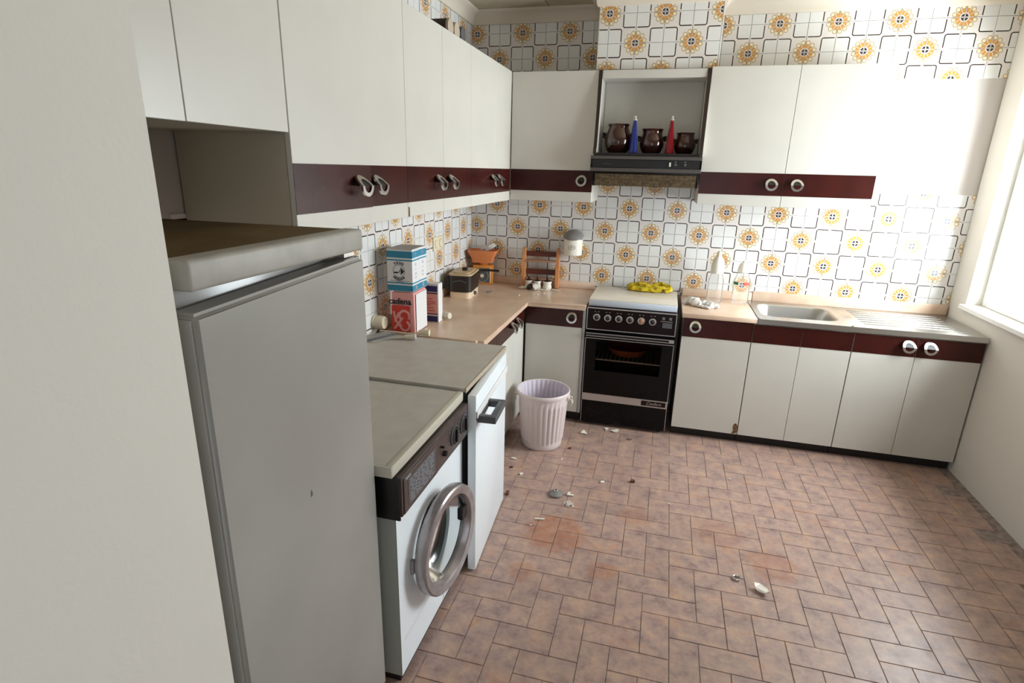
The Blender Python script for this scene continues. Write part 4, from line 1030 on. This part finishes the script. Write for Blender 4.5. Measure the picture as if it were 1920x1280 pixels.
# spice rack
t = thing('spice_rack', 'wooden two-tier spice rack leaning against the back wall tiles', 'rack', (0.578, -0.075, CT + 0.0005), math.radians(4))
for x in (-0.128, 0.128):
    bm = bm_new()
    pts = [(-0.036, 0.004), (0.036, 0.0), (0.036, 0.285), (0.020, 0.298), (0.0, 0.296), (-0.014, 0.270), (-0.030, 0.18)]
    prism(bm, pts, 0.026, frame((x - 0.013, 0, 0), (0, 1, 0), (0, 0, 1))); bmesh.ops.bevel(bm, geom=list(bm.edges), offset=0.002, segments=1, affect='EDGES')
    obj('side_board', bm, T['wood'], t)
for z0, z1 in ((0.232, 0.270), (0.096, 0.136)): B('back_rail', -0.1145, 0.1145, 0.016, 0.026, z0, z1, T['dwood'], t, 0.002, 1)
for z in (0.196, 0.060):
    B('shelf', -0.1145, 0.1145, -0.030, 0.026, z, z + 0.012, T['mwood'], t, 0.002, 1)
# spice jars on the worktop in front of the rack
def spice_jar(label, x, y, s=1.0):
    t = thing('spice_jar', label, 'jar', (x, y, CT + 0.0005), group='white ceramic spice jars before the rack')
    bm = bm_new(); lathe(bm, [(0, 0), (0.024 * s, 0), (0.029 * s, 0.010), (0.030 * s, 0.026), (0.026 * s, 0.040), (0.027 * s, 0.046), (0.030 * s, 0.060), (0.029 * s, 0.064), (0.024 * s, 0.064), (0.022 * s, 0.050), (0, 0.05)], 24); obj('jar_body', bm, T['ceramic'], t, smooth=True)
    bm = bm_new(); lathe(bm, [(0.0235 * s, 0.0645), (0.024 * s, 0.069), (0.008, 0.071), (0.005, 0.075), (0.010, 0.082), (0.009, 0.090), (0, 0.092)], 20); obj('lid', bm, T['brownlid'], t, smooth=True)
spice_jar('white spice jar, left of the three before the rack', 0.508, -0.150, 0.95)
spice_jar('white spice jar, middle of the three before the rack', 0.575, -0.158, 0.95)
spice_jar('white spice jar, right of the three before the rack, slightly larger', 0.648, -0.150, 1.1)
def shard(label, loc, pts, h, m, rz=0.0, tilt=0.0, cat='shard', bend=0.0, name='ceramic_shard'):
    bm = bm_new(); prism(bm, pts, h)
    bmesh.ops.subdivide_edges(bm, edges=list(bm.edges), cuts=2, use_grid_fill=True)
    for v in bm.verts: v.co.z += bend * (v.co.x ** 2 + v.co.y ** 2) / 0.0004
    z = min(v.co.z for v in bm.verts)
    o = tag(obj(name, bm, m), label, cat); o.rotation_euler = (tilt, 0, rz)
    o.location = (loc[0], loc[1], loc[2] + 0.0006 + abs(math.sin(tilt)) * max(abs(v[1]) for v in pts)); return o
tri = [(-0.03, -0.014), (0.028, -0.018), (0.022, 0.012), (-0.002, 0.02)]
shard('white ceramic shard lying left of the spice jars', (0.462, -0.175, CT), tri, 0.004, T['ceramic'], 0.5, 0.3, bend=0.004)
shard('curved white shard lying in front of the right spice jar', (0.632, -0.205, CT), [(-0.03, -0.005), (0.02, -0.01), (0.03, 0.008), (-0.01, 0.012)], 0.004, T['ceramic'], -0.3, 0.2, bend=0.006)
shard('flat white shard lying right of the spice rack foot', (0.722, -0.165, CT), [(-0.035, -0.004), (0.01, -0.016), (0.034, -0.006), (0.008, 0.014)], 0.004, T['ceramic'], -0.1, 0.15, bend=0.003)
t = thing('broken_jar', 'broken white jar neck lying on its side between the spice jars', 'jar', (0.575, -0.212, CT + 0.0005), 0.4)
bm = bm_new(); lathe(bm, [(0.024, 0.0), (0.027, 0.012), (0.022, 0.024), (0.026, 0.040), (0.022, 0.040), (0.018, 0.024), (0.023, 0.012), (0.021, 0.0), (0.024, 0.0)], 22, M=frame((-0.018, 0, 0.0272), (0, 1, 0), (-0.3, 0, 0.95))); obj('neck', bm, T['ceramic'], t, smooth=True)
bm = bm_new(); lathe(bm, [(0, 0), (0.022, 0.0), (0.024, 0.006), (0.012, 0.012), (0.006, 0.02), (0.010, 0.028), (0, 0.034)], 18, M=frame((0, 0, 0.018), (1, 0, 0.25), (0, 0.4, 0.9))); tag(obj('jar_lid', bm, T['brownlid'], loc=(0.528, -0.205, CT + 0.006), smooth=True), 'loose dark brown jar lid lying before the left spice jar', 'lid')
for i, (x, y, lb) in enumerate(((0.655, -0.30, 'small white crumb of ceramic on the worktop before the rack'), (0.50, -0.42, 'pale crumb on the worktop midway between fryer and rack'), (0.62, -0.36, 'pale crumb on the worktop nearest the front edge by the rack'))):
    bm = bm_new(); blob(bm, (0, 0, 0), (0.009, 0.007, 0.004), 2.0 + i, 0.4, 2); tag(obj('crumb', bm, T['ceramic'], loc=(x, y, CT + 0.0004)), lb, 'crumb')
# salt pot hanging on the wall
t = thing('wall_salt_pot', 'white wall-hung salt pot with grey lid and oval emblem, above the rack', 'pot', (0.814, -0.072, 1.118))
bm = bm_new(); lathe(bm, [(0, 0), (0.062, 0), (0.068, 0.006), (0.070, 0.118), (0.067, 0.120), (0.064, 0.116), (0.062, 0.01), (0, 0.01)], 36); obj('pot_body', bm, T['ceramic'], t, smooth=True)
bm = bm_new(); M = Matrix.Translation((0, 0, 0.121)) @ Matrix.Rotation(math.radians(20), 4, 'X')
lathe(bm, [(0.072, 0.018), (0.074, 0.022), (0.066, 0.036), (0.045, 0.052), (0.018, 0.062), (0, 0.064)], 32, M=M)
obj('lid', bm, T['enamelgrey'], t, smooth=True)
bm = bm_new(); n = 36; M = frame((0.0, -0.0712, 0.062), (1, 0, 0), (0, 0, 1))
def cyl_pt(x, z, r=0.0706): return Vector((x, -math.sqrt(max(r * r - x * x, 0)), 0.062 + z))
a_ = [bm.verts.new(cyl_pt(0.026 * math.cos(2 * PI * k / n), 0.017 * math.sin(2 * PI * k / n))) for k in range(n)]
b_ = [bm.verts.new(cyl_pt(0.0235 * math.cos(2 * PI * k / n), 0.0150 * math.sin(2 * PI * k / n))) for k in range(n)]
for k in range(n): bm.faces.new((a_[k], a_[(k + 1) % n], b_[(k + 1) % n], b_[k]))
for px_, pz_, q in ((-0.007, 0.003, 0.004), (0.006, 0.003, 0.004), (0, -0.004, 0.004)): bm.faces.new([bm.verts.new(cyl_pt(px_ + q * math.cos(2 * PI * k / 8), pz_ + q * 0.7 * math.sin(2 * PI * k / 8), 0.0707)) for k in range(8)])
obj('emblem', bm, T['dgrey'], t)
bm = bm_new(); tube(bm, [(-0.066, 0.0, 0.03), (-0.088, 0.01, 0.028), (-0.096, 0.02, 0.05), (-0.088, 0.01, 0.075), (-0.068, 0.0, 0.08)], 0.006, 8); obj('handle', bm, T['ceramic'], t, smooth=True)
B('wall_bracket', -0.012, 0.012, 0.066, 0.0705, 0.03, 0.10, T['ceramic'], t)
# socket plate on the left wall tiles
t = thing('wall_socket', 'cream double socket plate on the left wall tiles', 'socket', (0.0002, -0.70, 1.232))
bm = bm_new(); box(bm, 0, 0.009, -0.082, 0.082, -0.046, 0.046, 0.003); obj('plate', bm, T['cream'], t, smooth=True)
for y in (-0.038, 0.038):
    bm = bm_new(); lathe(bm, [(0.027, 0.0), (0.027, 0.004), (0.024, 0.004), (0.021, 0.001), (0, 0.001)], 24, M=frame((0.0092, y, 0), (0, 1, 0), (0, 0, 1))); obj('outlet', bm, T['cream'], t, smooth=True)

# ------------------------------------------------------------------ things on cooker and right worktop
def cloth(name, folds, m, label, cat, loc, rz=0.0):
    """crumpled cloth: overlapping soft folds, each a flattened tube along its own path, joined into one body"""
    bm = bm_new()
    for pts, r, fl, seed in folds:
        P = [Vector(p) for p in pts]; n = 40; path = []; rad = []
        for k in range(n + 1):
            t_ = k / n * (len(P) - 1); i_ = min(int(t_), len(P) - 2); f = t_ - i_
            f = f * f * (3 - 2 * f) * 0.5 + f * 0.5
            q = P[i_].lerp(P[i_ + 1], f)
            q = q + 0.006 * Vector((noise.noise(q * 22 + Vector((seed, 0, 0))), noise.noise(q * 22 + Vector((0, seed, 0))), 0))
            e = math.sin(PI * min(max(k / n, 0.0), 1.0)) ** 0.35
            rad.append(max(0.003, r * (0.55 + 0.45 * e) * (1 + 0.22 * noise.noise(Vector((k * 0.25, seed * 3, 0))))))
            path.append(q)
        b0 = len(bm.verts); tube(bm, path, rad, 20, flat=fl)
        bm.verts.ensure_lookup_table()
        for v in list(bm.verts)[b0:]:
            v.co += 0.009 * Vector((noise.noise(v.co * 30 + Vector((seed, 0, 0))), noise.noise(v.co * 32 + Vector((0, seed, 3))), 0.8 * noise.noise(v.co * 34 + Vector((3, 0, seed)))))
            if v.co.z < 0.0006: v.co.z = 0.0006
    o = tag(obj(name, bm, m, smooth=True), label, cat); o.location = loc; o.rotation_euler = (0, 0, rz)
    return o
cloth('cleaning_cloth', [
    ([(-0.145, 0.01, 0.014), (-0.10, -0.03, 0.018), (-0.04, -0.042, 0.018), (0.03, -0.044, 0.015), (0.09, -0.040, 0.014)], 0.024, 0.75, 1.3),
    ([(-0.150, 0.02, 0.020), (-0.12, 0.045, 0.030), (-0.06, 0.040, 0.034), (0.0, 0.02, 0.030), (0.05, -0.02, 0.026)], 0.024, 0.8, 2.1),
    ([(-0.06, 0.0, 0.030), (-0.02, -0.02, 0.036), (0.03, -0.03, 0.034), (0.10, -0.03, 0.030), (0.145, -0.01, 0.022)], 0.018, 0.9, 3.7),
    ([(0.0, 0.045, 0.016), (0.05, 0.055, 0.034), (0.10, 0.05, 0.042), (0.145, 0.02, 0.032), (0.15, -0.02, 0.018), (0.11, -0.045, 0.012)], 0.021, 0.85, 4.4),
    ([(-0.10, 0.0, 0.018), (-0.02, 0.03, 0.020), (0.06, 0.02, 0.022), (0.12, 0.0, 0.02)], 0.034, 0.55, 5.2)],
    T['yellow'], 'crumpled yellow cleaning cloth on the cooker lid', 'cloth', (1.382, -0.125, 0.9022))
cloth('plastic_bag', [
    ([(-0.115, 0.055, 0.012), (-0.085, 0.045, 0.030), (-0.04, 0.01, 0.030), (0.0, -0.02, 0.018)], 0.034, 0.75, 1.9),
    ([(-0.02, 0.01, 0.014), (0.02, -0.01, 0.026), (0.05, -0.03, 0.022), (0.06, -0.055, 0.010)], 0.026, 0.8, 3.1),
    ([(0.03, 0.0, 0.012), (0.07, -0.01, 0.022), (0.105, -0.035, 0.014)], 0.022, 0.7, 4.6),
    ([(-0.06, 0.0, 0.010), (0.0, -0.04, 0.012), (0.05, -0.065, 0.008)], 0.018, 0.6, 6.3)],
    T['bag'], 'crumpled white plastic bag on the short worktop', 'bag', (1.745, -0.335, 0.8645))
def pet_bottle(label, x, y, H, R_, neck, top, square=False, bands=False):
    t = thing('plastic_bottle', label, 'bottle', (x, y, 0.8645))
    bm = bm_new(); prof = [(0, 0.004), (R_ * 0.8, 0.0), (R_ * 0.97, 0.008)]
    z = 0.02; nb = int((H * 0.72 - 0.03) / 0.024)
    for k in range(nb):
        prof += [(R_, z), (R_ * 0.975, z + 0.012)]; z += 0.024
    prof += [(R_, z), (R_ * 0.98, z + 0.02), (R_ * 0.75, z + 0.05), (R_ * neck, H)]
    lathe(bm, prof, 28); obj('bottle_body', bm, T['bottle'], t, smooth=True)
    bm = bm_new(); lathe(bm, [(r, H + zz) for r, zz in top], 24); obj('cap', bm, T['milky'], t, smooth=True)
    if bands:
        for a0, a1, m in ((-2.9, -2.1, 'green'), (-1.5, -0.5, 'redl')):
            bm = bm_new(); n = 10; rr = R_ * 1.015
            lo = [bm.verts.new((rr * math.cos(a0 + (a1 - a0) * k / n), rr * math.sin(a0 + (a1 - a0) * k / n), z - 0.006 + (0.012 if k in (0,) else 0))) for k in range(n + 1)]
            hi = [bm.verts.new((rr * math.cos(a0 + (a1 - a0) * k / n), rr * math.sin(a0 + (a1 - a0) * k / n), z + 0.014)) for k in range(n + 1)]
            for k in range(n): bm.faces.new((lo[k], lo[k + 1], hi[k + 1], hi[k]))
            obj('label_strip', bm, T[m], t, smooth=True)
    return t
pet_bottle('tall clear ribbed plastic bottle with whitish cap, left of the two by the sink', 1.828, -0.175, 0.235, 0.050, 0.80, [(0.042, -0.03), (0.044, 0.02), (0.036, 0.055), (0.020, 0.080), (0.016, 0.085), (0.016, 0.112), (0.012, 0.118), (0, 0.118)])
pet_bottle('clear plastic bottle with green and red label strip, right beside the sink', 2.000, -0.130, 0.215, 0.055, 0.62, [(0.036, 0.0), (0.040, 0.004), (0.036, 0.035), (0.026, 0.060), (0.014, 0.066), (0.013, 0.078), (0, 0.080)], bands=True)

# ------------------------------------------------------------------ rolls on top of the left wall cabinets
for lb, y, r, x1, m, me in (('dark brown roll with pale end on the wall cabinets, farthest from the back wall', -1.368, 0.040, 0.362, 'roll', 'rollend'),
                            ('brown roll with pale end, middle of three on top of the wall cabinets', -1.286, 0.040, 0.364, 'roll', 'rollend'),
                            ('black roll with dark end on top of the left wall cabinets', -1.205, 0.039, 0.368, 'blackp', 'dgrey')):
    t = thing('roll', lb, 'roll', (0, y, UT + 0.0015 + r), group='three rolls on top of the wall cabinets')
    bm = bm_new(); cyl(bm, (0.04, 0, 0), (x1 - 0.0125, 0, 0), r, r, 28); obj('roll_body', bm, T[m], t, smooth=True)
    bm = bm_new(); cyl(bm, (x1 - 0.012, 0, 0), (x1, 0, 0), r * 0.99, r * 0.96, 28); obj('end_disc', bm, T[me], t, smooth=True)

# ------------------------------------------------------------------ litter on the floor
F0 = 0.0012
shard('white triangular ceramic shard on the floor before the narrow cabinet', (1.053, -0.705, F0), [(-0.022, -0.012), (0.028, -0.02), (0.002, 0.024)], 0.005, T['ceramic'], 0.1, 0.25)
shard('small grey-white shard on the floor under the cooker drawer edge', (1.197, -0.60, F0), [(-0.014, 0.006), (-0.002, -0.016), (0.006, -0.014), (0.016, 0.008), (0.0, 0.012)], 0.004, T['bag'], 0.0, 0.2)
shard('broad white shard on the floor before the middle of the cooker', (1.256, -0.615, F0), [(-0.028, 0.0), (-0.004, -0.02), (0.014, -0.022), (0.03, 0.006), (0.018, 0.018)], 0.005, T['ceramic'], 0.25, 0.1, bend=0.002)
shard('white chip on the floor at the left foot of the bin', (0.690, -1.195, F0), [(-0.02, -0.006), (0.018, -0.006), (0.014, 0.008), (-0.012, 0.009)], 0.006, T['ceramic'], -0.2)
shard('dark brown shell scrap on the floor right of the bin', (0.998, -0.955, F0), [(-0.014, -0.005), (0.01, -0.008), (0.014, 0.005), (0.0, 0.006)], 0.006, T['shell'], 0.3, 0.1, 'scrap', name='scrap')
shard('white crumb on the floor between bin and grey disc', (0.974, -1.11, F0), [(-0.008, -0.006), (0.008, -0.004), (0.004, 0.007)], 0.004, T['ceramic'], 0.8, name='crumb', cat='crumb')
shard('brown scrap on the floor left of the bin by the small fridge', (0.70, -1.30, F0), [(-0.012, -0.004), (0.012, -0.006), (0.006, 0.006)], 0.006, T['shell'], 0.4, 0.1, 'scrap', name='scrap')
shard('white chip on the floor beyond the small fridge door', (0.778, -1.357, F0), [(-0.012, -0.008), (0.012, -0.006), (0.006, 0.008), (-0.008, 0.008)], 0.006, T['ceramic'], 0.9)
shard('white chip on the floor right of centre before the grey disc row', (1.248, -1.309, F0), [(-0.014, -0.006), (0.006, -0.01), (0.014, 0.004), (-0.004, 0.01)], 0.006, T['ceramic'], 0.5, 0.1)
shard('dark nut-like scrap on the floor in front of the cooker', (1.415, -1.25, F0), [(-0.014, -0.01), (0.012, -0.01), (0.014, 0.006), (-0.004, 0.012)], 0.012, T['shell'], 0.2, 0.0, 'scrap', name='scrap')
shard('white L-shaped chip on the floor just behind the grey disc', (1.092, -1.492, F0), [(-0.018, -0.010), (0.018, -0.012), (0.02, -0.003), (0.0, 0.0), (-0.002, 0.018), (-0.012, 0.016)], 0.006, T['ceramic'], 0.1, 0.1)
shard('brown and white peel on the floor beside the small fridge door', (0.755, -1.585, F0), [(-0.01, -0.014), (0.008, -0.012), (0.012, 0.012), (-0.004, 0.016)], 0.010, T['shell'], 0.2, 0.2, 'scrap', name='scrap')
shard('slender white splinter with dark side on the floor near the rusty stain', (0.977, -1.768, F0), [(-0.026, -0.006), (0.024, 0.002), (0.026, 0.009), (-0.02, 0.003)], 0.007, T['ceramic'], 0.05, 0.1)
shard('pale crumb on the floor left of the rusty stain', (0.945, -1.825, F0), [(-0.005, -0.004), (0.006, -0.004), (0.003, 0.006)], 0.004, T['ceramic'], 0, name='crumb', cat='crumb')
shard('curved pearly white shard on the floor nearest the right edge', (2.005, -1.99, F0), [(-0.034, 0.012), (-0.018, -0.016), (0.016, -0.026), (0.034, -0.012), (0.02, 0.01), (-0.008, 0.022)], 0.006, T['ceramic'], -0.25, 0.15, bend=0.005)
shard('small grey crumb on the floor at the far right', (1.965, -1.05, F0), [(-0.008, -0.005), (0.008, -0.005), (0.0, 0.007)], 0.004, T['bag'], 0, name='crumb', cat='crumb')
shard('tiny white crumb on the floor between the two front cabinets', (1.62, -1.42, F0), [(-0.006, -0.004), (0.006, -0.005), (0.002, 0.006)], 0.004, T['ceramic'], 0, name='crumb', cat='crumb')
bm = bm_new(); tube(bm, [(0.018 * math.cos(a), 0.014 * math.sin(a), 0.0055) for a in [0.6 + 4.6 * k / 14 for k in range(15)]], 0.0045, 8); tag(obj('metal_ring', bm, T['chrome'], loc=(1.913, -1.938, F0), smooth=True), 'small open metal ring on the floor near the pearly shard', 'ring')
bm = bm_new(); tube(bm, [(0.014 * math.cos(a), 0.010 * math.sin(a), 0.004) for a in [3.4 + 3.0 * k / 10 for k in range(11)]], 0.0028, 6); tag(obj('wire_bit', bm, T['shell'], loc=(1.362, -0.705, F0), smooth=True), 'small bent brown wire on the floor before the right cooker corner', 'wire')
t = thing('grey_disc', 'round grey domed disc with a hole lying on the floor', 'disc', (1.015, -1.512, F0))
bm = bm_new(); lathe(bm, [(0, 0), (0.030, 0.0), (0.038, 0.004), (0.038, 0.010), (0.022, 0.021), (0.0105, 0.024)], 30); obj('dome', bm, T['enamelgrey'], t, smooth=True)
bm = bm_new(); lathe(bm, [(0.0104, 0.0238), (0.012, 0.028), (0.010, 0.031), (0.006, 0.031), (0.005, 0.020), (0, 0.020)], 18); obj('collar', bm, T['chrome'], t, smooth=True)
bm = bm_new()
for k in range(6):
    c = Vector((random.uniform(-0.012, 0.012), random.uniform(-0.01, 0.01), 0)); r = random.uniform(0.014, 0.026); ph = random.uniform(0, 6)
    tube(bm, [(c.x + r * math.cos(ph + 5.2 * q / 16), c.y + r * 0.8 * math.sin(ph + 5.2 * q / 16), 0.0022 + 0.0012 * k + 0.004 * (0.5 + 0.5 * math.sin(q * 0.7 + k))) for q in range(17)], 0.0018, 5)
tag(obj('string_tangle', bm, T['lint'], loc=(1.098, -1.594, F0), smooth=True), 'tangle of white string on the floor beside the grey disc', 'string')
